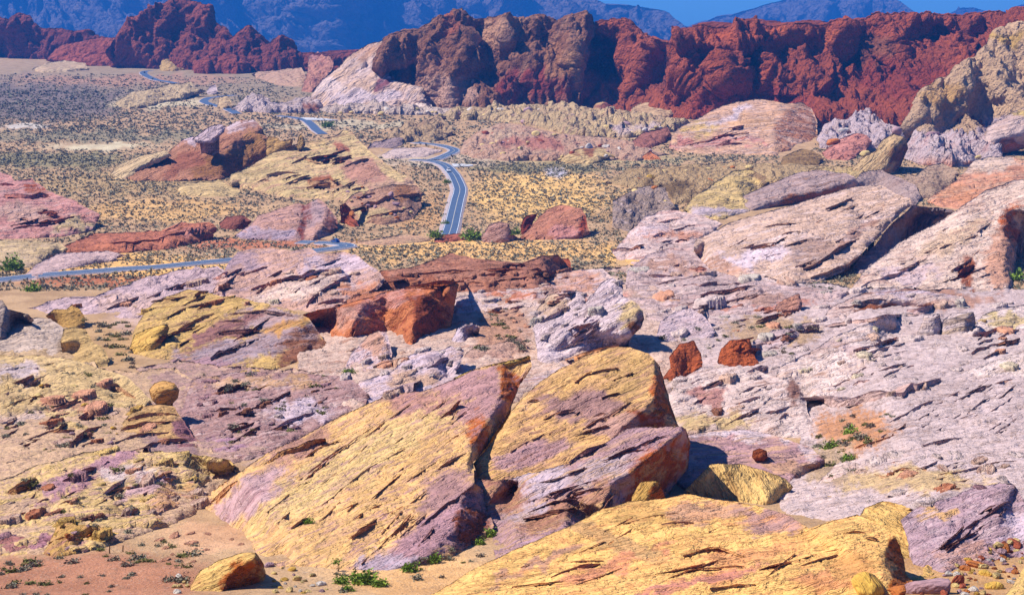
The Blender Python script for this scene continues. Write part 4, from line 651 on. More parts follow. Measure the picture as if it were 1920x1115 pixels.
S('rock_pile', 'olive-brown flat-topped rocks below the banded dome', [(1462,308),(1468,293),(1485,285),(1503,279),(1520,283),(1540,290),(1546,300)], [(1530,312),(1500,316),(1470,316)], base=(1500,316), sy=0.6, sx=0.0, c1=(164,132,92), c2=(120,90,60), th=4, crag=0.5, amp=0.5, step=2.5)
S('rock_sheet', 'yellow scrubby rock benches between the sandy flat and the banded dome', [(1130,345),(1180,318),(1260,312),(1380,305),(1460,308),(1600,315),(1640,330)], [(1600,345),(1440,345),(1380,330),(1300,378),(1270,392),(1250,360),(1190,358)], base=(1270,392), sy=0.1, sx=0.0, c1=(206,180,124), c2=(140,108,76), th=6, crag=0.85, amp=0.8, led=2, blobs=[(1260,350,60,14,(130,106,76)),(1560,325,60,8,(222,204,130))])
# --- far boulders and cliffs
S('rock_mass', 'rounded yellow-brown block left of the banded dome, its right side in shade', [(1184,208),(1186,201),(1211,186),(1236,178),(1261,174),(1270,181,8),(1285,211,18)], [(1249,224,8),(1226,228),(1195,222)], base=(1226,228), sy=0.7, sx=0.1, C=[(1256,182),(1236,215)], c1=(206,178,132), c2=(160,120,96), th=20, crag=0.35, amp=0.6, step=2.6)
S('rock_mass', 'yellow-topped blocks with a purple shaded front below the dark bowl', [(1106,215),(1121,191),(1133,171),(1151,163),(1191,163),(1200,183,10)], [(1187,204,1170,180,8),(1160,214,1150,185,6),(1136,216)], base=(1120,215), sy=0.9, sx=0.05, C=[(1135,180),(1160,176),(1190,176)], c1=(204,176,118), c2=(150,104,96), th=20, crag=0.35, amp=0.7, step=2.6, blobs=[(1155,200,50,12,(150,92,86))])  # blob puts the front's purple shade into the colour
S('rock_block', 'small tan slab left of the yellow-topped blocks below the dark bowl', [(1080,194),(1106,176),(1123,169),(1132,181,4)], [(1112,198),(1090,202)], base=(1095,201), sy=0.7, sx=0.1, c1=(204,176,128), c2=(160,124,100), th=20, step=2.4)
S('rock_slab', 'long cream leaning boulder below the middle of the dark massif', [(983,206),(1005,183),(1035,170),(1040,178,4)], [(1012,203,2),(998,208)], base=(995,208), sy=0.7, sx=0.15, c1=(210,190,150), c2=(170,140,120), th=30, step=2.4)
S('rock_mass', 'cream rounded boulders at the foot of the dark massif', [(866,206),(875,185),(889,186),(913,170),(933,168),(943,194,6)], [(925,206),(890,210)], base=(890,210), sy=0.8, sx=0.1, c1=(206,180,128), c2=(150,116,86), th=14, crag=0.4, amp=0.6, step=2.5)
S('rock_dome', 'white dome at the foot of the pale left slope of the massif', [(771,210),(780,177),(793,171),(807,184,4)], [(812,208),(790,214)], base=(790,213), sy=1.0, sx=0.05, c1=(214,200,180), c2=(170,150,150), th=60, step=2.5)
S('rock_pile', 'cream jumbled outcrops across the foot of the massif', [(820,222),(850,205),(900,203),(985,200),(1060,198),(1110,205),(1150,215),(1250,222),(1290,232)], [(1260,250),(1180,262),(1080,258),(1000,238),(930,228),(860,226)], base=(1000,238), sy=0.2, sx=0.0, c1=(214,192,150), c2=(184,146,120), th=20, crag=0.85, amp=1.3, step=2.8, blobs=[(1180,240,60,10,(206,190,186)),(1100,240,50,10,(216,200,140))])
S('rock_pile', 'cream and white rocks along the foot of the pale slope', [(590,205),(640,198),(700,196),(760,202),(820,204),(870,206)], [(860,216),(780,218),(700,216),(620,214)], base=(700,216), sy=0.3, sx=0.0, c1=(214,200,178), c2=(176,156,150), th=20, crag=0.85, amp=1.1, step=2.6)
S('rock_pile', 'brown knobbly rocks right of the far road bend', [(722,262),(736,246),(761,231),(781,233),(811,226),(821,220),(835,231),(850,250)], [(824,262),(806,268),(771,268),(740,268)], base=(771,268), sy=0.3, sx=0.0, c1=(196,168,138), c2=(146,108,100), th=20, crag=0.85, amp=1.3, step=2.6)
S('rock_slope', 'purple gravel slope behind the cream mound', [(685,280),(700,265),(740,258),(760,262)], [(750,278),(725,292),(700,296)], base=(725,292), sy=0.2, sx=0.0, c1=(158,136,146), c2=(170,150,150), th=30, step=2.8)
S('rock_sheet', 'low whitish rocks inside the far S bend of the road', [(715,292),(740,278),(790,274),(830,282),(826,290)], [(800,298),(750,300),(720,300)], base=(750,300), sy=0.14, sx=0.0, c1=(206,190,180), c2=(176,150,150), th=10, crag=0.4, amp=0.4, step=2.6)
S('rock_sheet', 'pink rocky bench right of the far S bend', [(862,290),(870,268),(900,246),(940,232),(980,238),(1050,250),(1120,258),(1180,266),(1235,285),(1262,292)], [(1200,304),(1100,304),(1000,306),(900,302)], base=(1000,306), sy=0.14, sx=0.0, c1=(208,172,154), c2=(180,126,108), th=12, crag=0.7, amp=0.9, led=1.5, step=2.8, blobs=[(1000,270,70,10,(190,130,120)),(940,250,40,10,(210,180,160))])
S('rock_mound', 'yellow mound with brown top on the edge of the sandy flat', [(1042,302),(1070,285),(1100,274),(1131,279),(1153,295)], [(1105,309),(1065,308)], base=(1105,309), sy=0.4, sx=0.0, c1=(218,198,134), c2=(170,130,90), th=12, step=2.6, crag=0.2, blobs=[(1105,278,26,6,(150,96,72))])
S('rock_mound', 'small orange cone on the edge of the shrub flat', [(1196,299),(1218,283),(1240,299)], [(1218,302)], base=(1218,302), sy=0.5, sx=0.0, c1=(214,134,92), c2=(196,110,76), step=2.5, R=5, jit=1)
S('rock_pile', 'dark red tumbled rocks left of the banded dome', [(1174,272),(1191,260),(1211,248),(1251,239),(1257,253,4)], [(1242,270),(1208,284),(1186,284)], base=(1208,284), sy=0.5, sx=0.05, c1=(176,116,104), c2=(130,80,76), th=20, crag=0.6, amp=0.5, step=2.5)
S('rock_pile', 'pale yellow flat rocks in the far shrub plain at the left', [(216,195),(245,174),(300,164),(341,158),(358,156),(363,168),(388,171)], [(310,194),(266,205),(230,204)], base=(266,205), sy=0.12, sx=0.0, c1=(214,196,156), c2=(170,146,120), th=18, crag=0.7, amp=0.8, step=2.6)
S('rock_outcrop', 'white tooth-shaped rock on the far plain by the road', [(384,174),(392,162),(404,157),(410,174,5)], [(404,178),(390,178)], base=(396,178), sy=1.0, sx=0.1, c1=(206,198,196), c2=(150,140,150), step=2.4, R=5)
S('rock_outcrop', 'yellow rounded rock inside the far road bend', [(407,202),(412,183),(425,180),(434,190,5)], [(436,203),(420,206)], base=(420,206), sy=0.8, sx=0.05, c1=(214,190,136), c2=(170,136,110), step=2.4, R=6, crag=0.3, amp=0.4)
S('rock_pile', 'white jumbled rocks right of the far road bend', [(437,205),(457,187),(491,183),(504,198),(545,194),(579,184),(600,192),(609,203,5)], [(596,214),(511,213),(453,211)], base=(511,213), sy=0.3, sx=0.0, c1=(206,194,188), c2=(170,150,140), th=12, crag=0.85, amp=1.0, step=2.6, blobs=[(590,202,22,12,(160,100,84))])
S('rock_pile', 'cream low rocks on the plain at the foot of the left red rocks', [(60,130),(90,118),(120,112),(160,120),(164,132)], [(120,138),(80,138)], base=(110,138), sy=0.2, sx=0.0, c1=(216,196,160), c2=(190,150,130), crag=0.4, amp=0.3, step=2.5)
S('rock_pile', 'pink and cream rocks in front of the tall twin fin', [(470,140),(484,135),(511,132),(566,128),(575,150)], [(566,166),(532,164),(490,150)], base=(532,164), sy=0.12, sx=0.0, c1=(206,166,146), c2=(210,190,160), crag=0.5, amp=0.4, step=2.6)
S('rock_fin', 'tall twin fin of reddish rock standing beside the pale slope', [(565,171),(576,130),(579,106),(596,99),(607,107,5),(617,106),(625,119,8),(621,133,12)], [(600,156,12),(582,174)], base=(572,173), sy=1.0, sx=0.15, C=[(600,112,10),(602,140,8),(590,120)], c1=(196,140,122), c2=(150,90,84), th=70, step=2.4, R=8, sm=1, blobs=[(590,105,16,6,(210,150,130))])
S('rock_pile', 'olive-yellow rounded rocks at the far left below the red crags', [(-20,80),(0,77),(20,84),(51,88),(78,90),(85,105,10)], [(84,118),(34,117),(-20,115)], base=(34,117), sy=0.5, sx=0.0, c1=(186,152,104), c2=(140,100,84), crag=0.7, amp=0.6, step=2.6)
S('rock_outcrop', 'yellow knobbly outcrop in front of the big left red rock', [(295,128),(310,102),(327,97),(358,97),(365,130,10)], [(336,136),(305,134)], base=(330,136), sy=0.6, sx=0.05, c1=(206,176,104), c2=(160,120,80), crag=0.5, amp=0.5, step=2.5)
S('red_crags', 'purplish red crags at the far left edge', [(-60,50),(0,36),(14,37),(20,47),(34,29),(55,32),(63,44),(89,56),(99,55),(119,56),(143,63),(170,60),(176,70),(205,76)], [(200,112),(150,113),(80,112),(0,108),(-60,106)], base=(80,113), sy=0.9, sx=0.05, c1=(142,72,60), c2=(112,54,54), th=70, crag=1.0, amp=0.75, step=2.6, R=8, jit=2.5)
S('red_rock', 'big rounded dark red rock mountain at the upper left', [(196,100),(218,68),(239,41),(259,32),(273,20),(290,19),(307,9),(324,4),(368,5),(395,15),(399,31),(406,44),(423,55),(435,72),(440,90)], [(440,130),(380,132),(300,130),(220,122)], base=(330,132), sy=0.85, sx=0.08, C=[(310,50),(370,40),(330,80,10),(400,70,12),(345,60,20),(380,100,15)], c1=(158,84,64), c2=(120,60,54), th=40, crag=1.0, amp=0.95, step=2.7, R=14, jit=2.5)
S('red_crags', 'pointed dark red spires right of the big rounded red rock', [(424,90),(433,72),(450,61),(467,49),(476,65),(491,66),(499,88),(511,72),(528,68),(545,78),(559,97),(580,102),(610,106),(645,104),(680,98)], [(690,134),(578,134),(500,135),(425,134)], base=(500,135), sy=0.9, sx=0.08, C=[(455,85),(485,90,14),(530,90)], c1=(150,78,62), c2=(112,56,54), th=70, crag=1.0, amp=0.85, step=2.6, R=8, jit=2.0)
S('red_rock', 'low pinkish red slope between the left crags and the rounded red rock', [(86,114),(102,92),(170,73),(218,71),(247,100),(256,118)], [(220,124),(150,124)], base=(150,124), sy=0.5, sx=0.05, c1=(176,96,76), c2=(140,66,56), th=24, crag=0.8, amp=0.7, step=2.6)
S('red_rock', 'row of small red boulders at the foot of the pointed spires', [(360,130),(372,112),(390,104),(410,112),(430,105),(450,112),(470,120)], [(470,138),(420,138),(370,138)], base=(420,138), sy=0.6, sx=0.05, c1=(166,86,68), c2=(130,60,56), crag=1.0, amp=0.7, step=2.6)
S('pale_slope', 'pale pink and white smooth slope forming the left shoulder of the massif', [(581,182),(605,150),(633,128),(655,105),(674,92),(691,82),(722,74),(738,90),(722,120,715,120,20),(735,150),(790,165),(800,190)], [(770,206),(740,210),(680,208),(600,206)], base=(680,208), sy=0.6, sx=0.1, C=[(712,85),(705,120),(700,150,5),(725,160,12)], c1=(216,182,166), c2=(206,196,196), th=36, led=1.4, crag=0.25, amp=1.0, step=3.0, blobs=[(690,95,36,12,(200,160,120),30),(700,185,80,16,(206,196,196)),(620,165,30,12,(222,200,190)),(722,140,10,36,(140,84,96))])
S('cliff', 'dark purple-brown craggy massif in the centre with a rounded summit knob',
  [(700,130),(722,74),(756,60),(783,58),(810,44),(834,31),(851,17),(865,20),(882,39),(919,34),(943,31),(957,41),(1001,37),(1018,31),(1032,37),(1049,39),(1056,44),(1073,27),(1107,32),(1112,60),(1100,110),(1088,150)],
  [(1085,205),(1000,205),(900,208),(850,208),(800,200),(760,180),(720,165)], base=(900,208), sy=0.75, sx=0.0, C=[(830,80),(870,90,-17),(882,70,42),(895,150,42),(880,120),(840,150,-8),(940,70,-20),(990,90,17),(1000,150,-8),(1040,90,34),(1075,90,-26),(1060,150,8),(780,120,17),(960,150,26),(930,120,14)],
  c1=(146,98,74), c2=(192,150,108), th=62, crag=0.95, amp=1.05, step=2.6, T=180, jit=3, R=10,
  blobs=[(830,170,60,36,(206,164,150)),(790,130,50,26,(170,120,100)),(930,60,50,26,(200,156,112),20),(1000,160,80,36,(146,64,56)),(850,40,30,20,(176,100,70)),(1040,110,26,40,(172,120,86)),(1080,120,14,50,(196,150,96))])
S('cliff', 'rust red cliff with a deep shadowed bowl right of the centre massif', [(1084,150),(1098,100),(1106,60),(1114,39),(1151,39),(1182,43),(1192,51),(1206,68),(1219,78),(1253,83),(1275,92)], [(1300,222),(1240,215),(1180,206),(1085,205)], base=(1180,207), sy=0.85, sx=0.0, C=[(1112,75,76),(1108,120,102),(1140,90,94),(1150,140,94),(1165,150,34),(1166,110,8),(1150,68,17),(1180,80,0),(1200,120,-8),(1125,160,51),(1175,170,-8),(1240,120,42),(1230,160,34)],
  c1=(178,94,62), c2=(118,60,48), th=50, crag=0.9, amp=0.9, step=2.6, T=200, jit=2.5, R=6, sm=2, blobs=[(1250,140,30,30,(150,80,64))])
S('cliff', 'long flat-topped rust red mesa cliff across the upper right',
  [(1250,130),(1259,85),(1261,73),(1282,63),(1307,48),(1337,48),(1444,51),(1546,48),(1563,43),(1580,46),(1590,48),(1621,37),(1641,27),(1723,29),(1842,29),(1920,31),(2010,33)],
  [(2010,250),(1800,262),(1700,250),(1640,246),(1540,240),(1400,226),(1290,222),(1252,210)], base=(1400,226), sy=0.85, sx=0.0,
  C=[(1300,70,-14),(1320,120,37),(1345,90,-17),(1355,150,-31),(1385,110,37),(1400,160,27),(1430,80,-17),(1440,140,-8),(1470,110,41),(1490,60,8),(1500,150,-17),(1540,110,41),(1560,70,-8),(1590,110,37),(1600,160,27),(1630,90,34),(1680,80,-8),(1700,150,0),(1740,70,41),(1780,110,-14),(1800,60,0),(1830,90,37),(1650,180,0),(1550,190,-8),(1450,190,8),(1330,180,0)],
  c1=(172,88,58), c2=(112,56,46), th=66, crag=1.0, amp=1.15, step=2.6, T=400, jit=2.5, R=5, sm=2, blobs=[(1420,65,130,10,(196,100,58)),(1520,70,60,18,(196,104,60)),(1640,90,40,30,(150,92,66),40),(1700,150,90,40,(160,74,54)),(1400,190,120,26,(170,76,62))])
S('cliff', 'knobbly cream and grey ridge climbing to the right edge below the mesa', [(1690,250),(1716,191),(1726,164),(1771,147),(1791,130),(1812,116),(1842,95),(1866,58),(1893,48),(1910,55),(2010,60),(2010,120)], [(2010,275),(1880,275),(1800,275),(1740,272),(1700,262)], base=(1800,275), sy=0.6, sx=0.05, C=[(1750,200),(1770,170),(1800,230,31),(1790,180),(1840,150),(1850,200,24),(1890,120),(1900,190)], c1=(214,184,138), c2=(164,134,116), th=56, crag=0.95, amp=1.0, step=2.8, R=10, jit=3, blobs=[(1775,180,50,26,(206,168,98)),(1890,70,30,16,(210,176,92)),(1880,240,60,20,(190,180,190)),(1760,255,50,14,(196,180,170))])
S('rock_pile', 'pale blue-grey boulder field at the foot of the cream ridge', [(1690,282),(1710,262),(1750,255),(1800,258),(1850,262),(1870,280)], [(1860,305),(1800,315),(1740,310),(1700,300)], base=(1780,315), sy=0.2, sx=0.0, c1=(200,190,188), c2=(200,150,130), crag=0.9, amp=1.1, step=2.7, blobs=[(1780,305,60,8,(206,140,110))])
# --- the bold broken bed edges that run across the rocks, each a low steep riser on the rock that carries it
def ledge(h, *pts):
    xs = np.array([p[0] for p in pts], float); ys = np.array([p[1] for p in pts], float)
    t = np.linspace(0, 1, max(4, int(np.hypot(np.diff(xs), np.diff(ys)).sum() / 14))); d = np.concatenate([[0], np.cumsum(np.hypot(np.diff(xs), np.diff(ys)))]); d /= d[-1]
    x = np.interp(t, d, xs); y = np.interp(t, d, ys) + rng.normal(size=len(t)) * 0.10 * h; Yb = zget(x, y) ; hh = h * (0.25 + 0.75 * np.sin(np.pi * np.clip(t * 0.96 + 0.02, 0, 1)) ** 0.6) * rng.uniform(0.55, 1.25, len(t))
    k = len(t) // 2; mpp = float(Yb[k]) / F; i, j = int(y[k] / 2), int(np.clip(x[k] / 2, 0, 999)); c = CB[i, j]; host = ROBJ[OB[i, j]] if OB[i, j] >= 0 else None
    if host is None: return
    for a in range(1, len(Yb) - 1): Yb[a] = np.median(Yb[max(0, a - 1):a + 2])
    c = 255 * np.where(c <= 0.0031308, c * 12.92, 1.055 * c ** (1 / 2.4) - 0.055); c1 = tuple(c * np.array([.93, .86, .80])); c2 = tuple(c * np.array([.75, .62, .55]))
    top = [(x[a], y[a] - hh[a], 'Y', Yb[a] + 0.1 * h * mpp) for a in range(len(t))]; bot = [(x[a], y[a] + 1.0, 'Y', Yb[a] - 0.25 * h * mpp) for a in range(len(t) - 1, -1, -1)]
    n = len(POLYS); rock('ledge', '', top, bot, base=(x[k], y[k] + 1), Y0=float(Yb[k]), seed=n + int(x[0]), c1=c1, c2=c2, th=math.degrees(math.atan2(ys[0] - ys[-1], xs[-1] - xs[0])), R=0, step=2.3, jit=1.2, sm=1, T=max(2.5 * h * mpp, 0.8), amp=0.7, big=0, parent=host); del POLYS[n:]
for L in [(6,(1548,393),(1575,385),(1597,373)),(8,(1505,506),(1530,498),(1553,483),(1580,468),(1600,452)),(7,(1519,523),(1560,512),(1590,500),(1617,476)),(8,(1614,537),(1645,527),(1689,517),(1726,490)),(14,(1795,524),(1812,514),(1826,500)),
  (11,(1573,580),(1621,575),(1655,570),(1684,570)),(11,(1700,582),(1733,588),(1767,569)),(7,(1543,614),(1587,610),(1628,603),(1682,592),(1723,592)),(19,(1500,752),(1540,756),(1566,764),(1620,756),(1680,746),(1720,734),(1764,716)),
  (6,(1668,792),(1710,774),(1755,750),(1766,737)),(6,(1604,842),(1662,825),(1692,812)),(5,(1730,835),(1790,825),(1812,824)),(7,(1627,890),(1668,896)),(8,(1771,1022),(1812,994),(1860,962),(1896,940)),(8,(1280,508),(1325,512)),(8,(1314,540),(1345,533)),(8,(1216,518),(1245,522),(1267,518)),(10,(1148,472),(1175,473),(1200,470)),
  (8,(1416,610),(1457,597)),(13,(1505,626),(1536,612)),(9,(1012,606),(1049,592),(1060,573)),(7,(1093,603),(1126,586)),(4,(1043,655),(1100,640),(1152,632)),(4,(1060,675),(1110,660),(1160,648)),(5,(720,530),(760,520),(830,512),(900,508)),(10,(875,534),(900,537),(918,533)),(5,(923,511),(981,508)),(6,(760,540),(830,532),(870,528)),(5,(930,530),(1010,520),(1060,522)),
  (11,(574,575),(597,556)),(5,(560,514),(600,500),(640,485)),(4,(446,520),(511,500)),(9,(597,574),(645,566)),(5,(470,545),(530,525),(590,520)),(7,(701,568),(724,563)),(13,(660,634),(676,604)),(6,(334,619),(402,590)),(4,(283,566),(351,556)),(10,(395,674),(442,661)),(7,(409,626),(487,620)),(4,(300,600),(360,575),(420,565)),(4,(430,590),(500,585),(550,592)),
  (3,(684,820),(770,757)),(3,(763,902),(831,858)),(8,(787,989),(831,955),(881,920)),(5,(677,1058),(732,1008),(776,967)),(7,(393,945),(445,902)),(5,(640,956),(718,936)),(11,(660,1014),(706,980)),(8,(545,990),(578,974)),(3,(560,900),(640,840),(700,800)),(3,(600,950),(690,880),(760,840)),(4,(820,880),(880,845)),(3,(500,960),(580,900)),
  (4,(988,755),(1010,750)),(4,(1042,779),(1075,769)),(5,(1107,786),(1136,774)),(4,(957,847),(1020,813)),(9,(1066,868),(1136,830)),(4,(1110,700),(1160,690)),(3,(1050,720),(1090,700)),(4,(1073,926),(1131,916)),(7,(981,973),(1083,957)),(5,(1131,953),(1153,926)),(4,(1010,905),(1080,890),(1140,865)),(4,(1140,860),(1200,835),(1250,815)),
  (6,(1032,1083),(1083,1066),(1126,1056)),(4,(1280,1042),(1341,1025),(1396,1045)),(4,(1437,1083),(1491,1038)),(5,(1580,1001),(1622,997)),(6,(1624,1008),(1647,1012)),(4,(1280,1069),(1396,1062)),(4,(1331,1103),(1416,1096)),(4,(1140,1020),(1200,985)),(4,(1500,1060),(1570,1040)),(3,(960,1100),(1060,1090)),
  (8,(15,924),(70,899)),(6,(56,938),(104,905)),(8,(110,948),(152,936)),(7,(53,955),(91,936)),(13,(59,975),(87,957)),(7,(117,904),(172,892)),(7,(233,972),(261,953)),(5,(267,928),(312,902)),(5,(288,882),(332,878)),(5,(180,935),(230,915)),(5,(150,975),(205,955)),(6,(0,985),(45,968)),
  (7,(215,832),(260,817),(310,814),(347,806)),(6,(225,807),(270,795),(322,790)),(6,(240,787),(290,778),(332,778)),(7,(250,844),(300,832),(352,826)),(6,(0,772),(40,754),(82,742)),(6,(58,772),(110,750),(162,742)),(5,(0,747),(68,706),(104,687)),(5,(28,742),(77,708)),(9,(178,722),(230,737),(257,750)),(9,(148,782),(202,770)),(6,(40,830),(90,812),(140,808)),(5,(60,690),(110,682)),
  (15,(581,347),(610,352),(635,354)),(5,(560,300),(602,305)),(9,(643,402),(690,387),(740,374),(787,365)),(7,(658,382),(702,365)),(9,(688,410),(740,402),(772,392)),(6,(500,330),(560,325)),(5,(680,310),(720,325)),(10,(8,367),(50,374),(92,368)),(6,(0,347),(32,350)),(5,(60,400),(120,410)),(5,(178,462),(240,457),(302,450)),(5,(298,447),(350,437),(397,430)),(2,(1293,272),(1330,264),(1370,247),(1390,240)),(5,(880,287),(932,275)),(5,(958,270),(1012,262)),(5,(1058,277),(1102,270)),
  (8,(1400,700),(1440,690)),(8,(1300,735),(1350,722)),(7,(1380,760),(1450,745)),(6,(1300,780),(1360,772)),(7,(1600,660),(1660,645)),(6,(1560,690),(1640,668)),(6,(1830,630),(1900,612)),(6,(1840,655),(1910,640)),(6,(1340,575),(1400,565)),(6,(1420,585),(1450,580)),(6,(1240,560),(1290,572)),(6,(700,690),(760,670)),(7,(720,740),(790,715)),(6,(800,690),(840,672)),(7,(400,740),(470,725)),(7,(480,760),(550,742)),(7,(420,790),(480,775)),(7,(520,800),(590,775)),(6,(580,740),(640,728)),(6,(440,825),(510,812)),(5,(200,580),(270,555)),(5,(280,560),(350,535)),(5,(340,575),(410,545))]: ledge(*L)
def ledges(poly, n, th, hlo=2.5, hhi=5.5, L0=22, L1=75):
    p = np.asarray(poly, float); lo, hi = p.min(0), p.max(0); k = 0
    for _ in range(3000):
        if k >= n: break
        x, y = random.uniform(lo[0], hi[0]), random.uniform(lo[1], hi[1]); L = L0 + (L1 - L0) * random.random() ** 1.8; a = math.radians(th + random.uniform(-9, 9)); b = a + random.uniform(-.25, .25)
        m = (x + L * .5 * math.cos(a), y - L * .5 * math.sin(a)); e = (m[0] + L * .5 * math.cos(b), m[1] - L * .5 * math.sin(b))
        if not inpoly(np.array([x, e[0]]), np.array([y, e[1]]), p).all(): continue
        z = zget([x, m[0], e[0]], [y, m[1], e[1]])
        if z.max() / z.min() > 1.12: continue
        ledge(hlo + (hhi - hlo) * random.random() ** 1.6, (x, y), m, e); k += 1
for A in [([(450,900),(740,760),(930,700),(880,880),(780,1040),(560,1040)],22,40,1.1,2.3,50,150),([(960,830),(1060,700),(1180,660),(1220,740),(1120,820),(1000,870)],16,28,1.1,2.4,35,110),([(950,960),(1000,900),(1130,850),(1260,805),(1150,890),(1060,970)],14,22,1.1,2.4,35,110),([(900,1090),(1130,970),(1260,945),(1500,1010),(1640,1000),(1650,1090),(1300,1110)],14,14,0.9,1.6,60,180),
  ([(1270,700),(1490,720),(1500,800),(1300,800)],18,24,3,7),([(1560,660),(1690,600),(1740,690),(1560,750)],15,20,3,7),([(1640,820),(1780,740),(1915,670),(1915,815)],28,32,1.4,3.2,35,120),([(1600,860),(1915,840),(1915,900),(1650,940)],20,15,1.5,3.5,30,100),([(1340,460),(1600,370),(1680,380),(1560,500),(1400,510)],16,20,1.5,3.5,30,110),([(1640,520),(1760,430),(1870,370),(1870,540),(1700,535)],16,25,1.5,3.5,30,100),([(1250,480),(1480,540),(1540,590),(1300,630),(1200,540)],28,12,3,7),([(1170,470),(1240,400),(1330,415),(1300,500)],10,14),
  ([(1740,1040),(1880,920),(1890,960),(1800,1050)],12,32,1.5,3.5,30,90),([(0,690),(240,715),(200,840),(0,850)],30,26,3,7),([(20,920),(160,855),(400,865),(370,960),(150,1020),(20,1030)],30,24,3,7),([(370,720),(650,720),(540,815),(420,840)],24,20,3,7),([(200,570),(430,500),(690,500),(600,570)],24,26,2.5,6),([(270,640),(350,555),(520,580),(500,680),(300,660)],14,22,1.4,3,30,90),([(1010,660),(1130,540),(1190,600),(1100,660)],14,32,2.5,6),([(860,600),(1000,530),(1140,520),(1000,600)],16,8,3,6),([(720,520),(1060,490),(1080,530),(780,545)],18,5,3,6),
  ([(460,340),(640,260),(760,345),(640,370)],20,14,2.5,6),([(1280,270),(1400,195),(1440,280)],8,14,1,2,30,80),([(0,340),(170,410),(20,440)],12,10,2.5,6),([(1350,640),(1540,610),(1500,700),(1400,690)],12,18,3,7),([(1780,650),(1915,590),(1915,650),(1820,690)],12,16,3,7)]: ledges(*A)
# --- mountains behind everything
def M(label, top, bot, Y0, **k): return rock('mountain', label, top, bot, base=(bot[0][0], bot[0][1]), Y0=Y0, seed=len(POLYS) + 1, kind='structure', cat=None, crag=1.0, th=60, R=0, drop=False, **k)
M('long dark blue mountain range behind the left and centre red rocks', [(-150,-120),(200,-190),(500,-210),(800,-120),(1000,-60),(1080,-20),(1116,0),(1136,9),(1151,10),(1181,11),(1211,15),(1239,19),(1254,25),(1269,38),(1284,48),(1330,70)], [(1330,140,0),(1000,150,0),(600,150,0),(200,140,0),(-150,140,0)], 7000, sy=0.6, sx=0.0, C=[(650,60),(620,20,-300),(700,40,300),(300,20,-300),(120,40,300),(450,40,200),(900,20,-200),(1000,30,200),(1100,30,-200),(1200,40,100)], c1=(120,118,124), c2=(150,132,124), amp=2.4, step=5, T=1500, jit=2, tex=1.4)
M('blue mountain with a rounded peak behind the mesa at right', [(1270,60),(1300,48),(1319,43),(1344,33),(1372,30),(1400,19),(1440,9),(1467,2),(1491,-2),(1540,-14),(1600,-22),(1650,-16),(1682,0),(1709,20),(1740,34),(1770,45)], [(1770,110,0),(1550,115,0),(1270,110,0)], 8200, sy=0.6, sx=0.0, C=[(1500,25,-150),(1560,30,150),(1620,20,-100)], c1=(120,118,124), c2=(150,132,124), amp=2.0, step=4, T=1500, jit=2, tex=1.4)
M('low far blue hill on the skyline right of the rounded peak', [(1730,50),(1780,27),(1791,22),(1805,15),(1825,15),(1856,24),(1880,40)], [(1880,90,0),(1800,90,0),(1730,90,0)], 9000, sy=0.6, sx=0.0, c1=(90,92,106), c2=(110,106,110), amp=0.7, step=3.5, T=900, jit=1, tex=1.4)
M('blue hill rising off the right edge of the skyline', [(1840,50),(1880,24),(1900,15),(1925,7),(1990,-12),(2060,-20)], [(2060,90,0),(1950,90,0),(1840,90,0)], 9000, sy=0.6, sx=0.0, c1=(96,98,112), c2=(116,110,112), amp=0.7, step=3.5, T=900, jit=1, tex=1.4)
# ---------------------------------------------------------------- small things: boulders, plants, cars, sign, posts
def ico(sub):
    bm = bmesh.new(); bmesh.ops.create_icosphere(bm, subdivisions=sub, radius=1.0); V = np.array([v.co[:] for v in bm.verts]); T_ = np.array([[v.index for v in f.verts] for f in bm.faces]); bm.free(); return V, T_
ICO2, ICO3 = ico(2), ico(3)
def boulder_mesh(seed, c1, c2, ang=0.7, mpp=0.05):
    r = np.random.default_rng(seed); V = ICO3[0].copy()
    for _ in range(9):
        d = norm(r.normal(size=3)); k = r.uniform(0.55, 0.9); e = np.maximum(V @ d - k, 0); V -= np.outer(e * (0.75 + 0.2 * ang), d)
    V *= r.uniform(0.75, 1.25, 3) * np.array([1.1, 1.0, 0.75]); V += V / np.linalg.norm(V, axis=1)[:, None] * (0.07 * fbm(V * 1.6 + seed, 3))[:, None]
    me = mesh_np('boulder', V, ICO3[1]); n = len(V); va = 1 + 0.15 * fbm(V * 1.1 + seed * 3, 2)
    setattrs(me, np.concatenate([np.clip(lin(c1) * va[:, None] * ALB, 0, .9), np.full((n, 1), 0.35)], 1), np.concatenate([np.tile(lin(c2) * ALB, (n, 1)), np.full((n, 1), mpp)], 1), V * 14 + seed * 9); me.materials.append(ROCK); return me
BPAL = {'orange': ((198, 122, 66), (160, 84, 50)), 'cream': ((220, 196, 140), (190, 150, 110)), 'white': ((214, 206, 206), (180, 166, 176)), 'red': ((170, 92, 70), (130, 62, 50)), 'lilac': ((190, 156, 170), (160, 126, 140)), 'yellow': ((222, 184, 92), (190, 140, 70))}
BM = {k: [boulder_mesh(i * 7 + j, *v) for j in range(4)] for i, (k, v) in enumerate(BPAL.items())}
def put_boulder(x, y, rpx, pal, label, group, sc=None, name='boulder', sink=0.3):
    Y = float(zget(x, y)[0]); p = at(x, y, Y); s = rpx * Y / F
    o = bpy.data.objects.new(name, random.choice(BM[pal])); COL.objects.link(o)
    f = sc or (random.uniform(.85, 1.3), random.uniform(.8, 1.1), random.uniform(.75, 1.1))
    o.scale = tuple(s * k for k in f); o.location = (p[0], p[1] + s * 0.3, p[2] + s * 0.75 * f[2] * (1 - 2 * sink) * .6); o.rotation_euler = (random.uniform(-.3, .3), random.uniform(-.3, .3), random.uniform(0, 6.28)); tag(o, label, 'boulder', group); return o
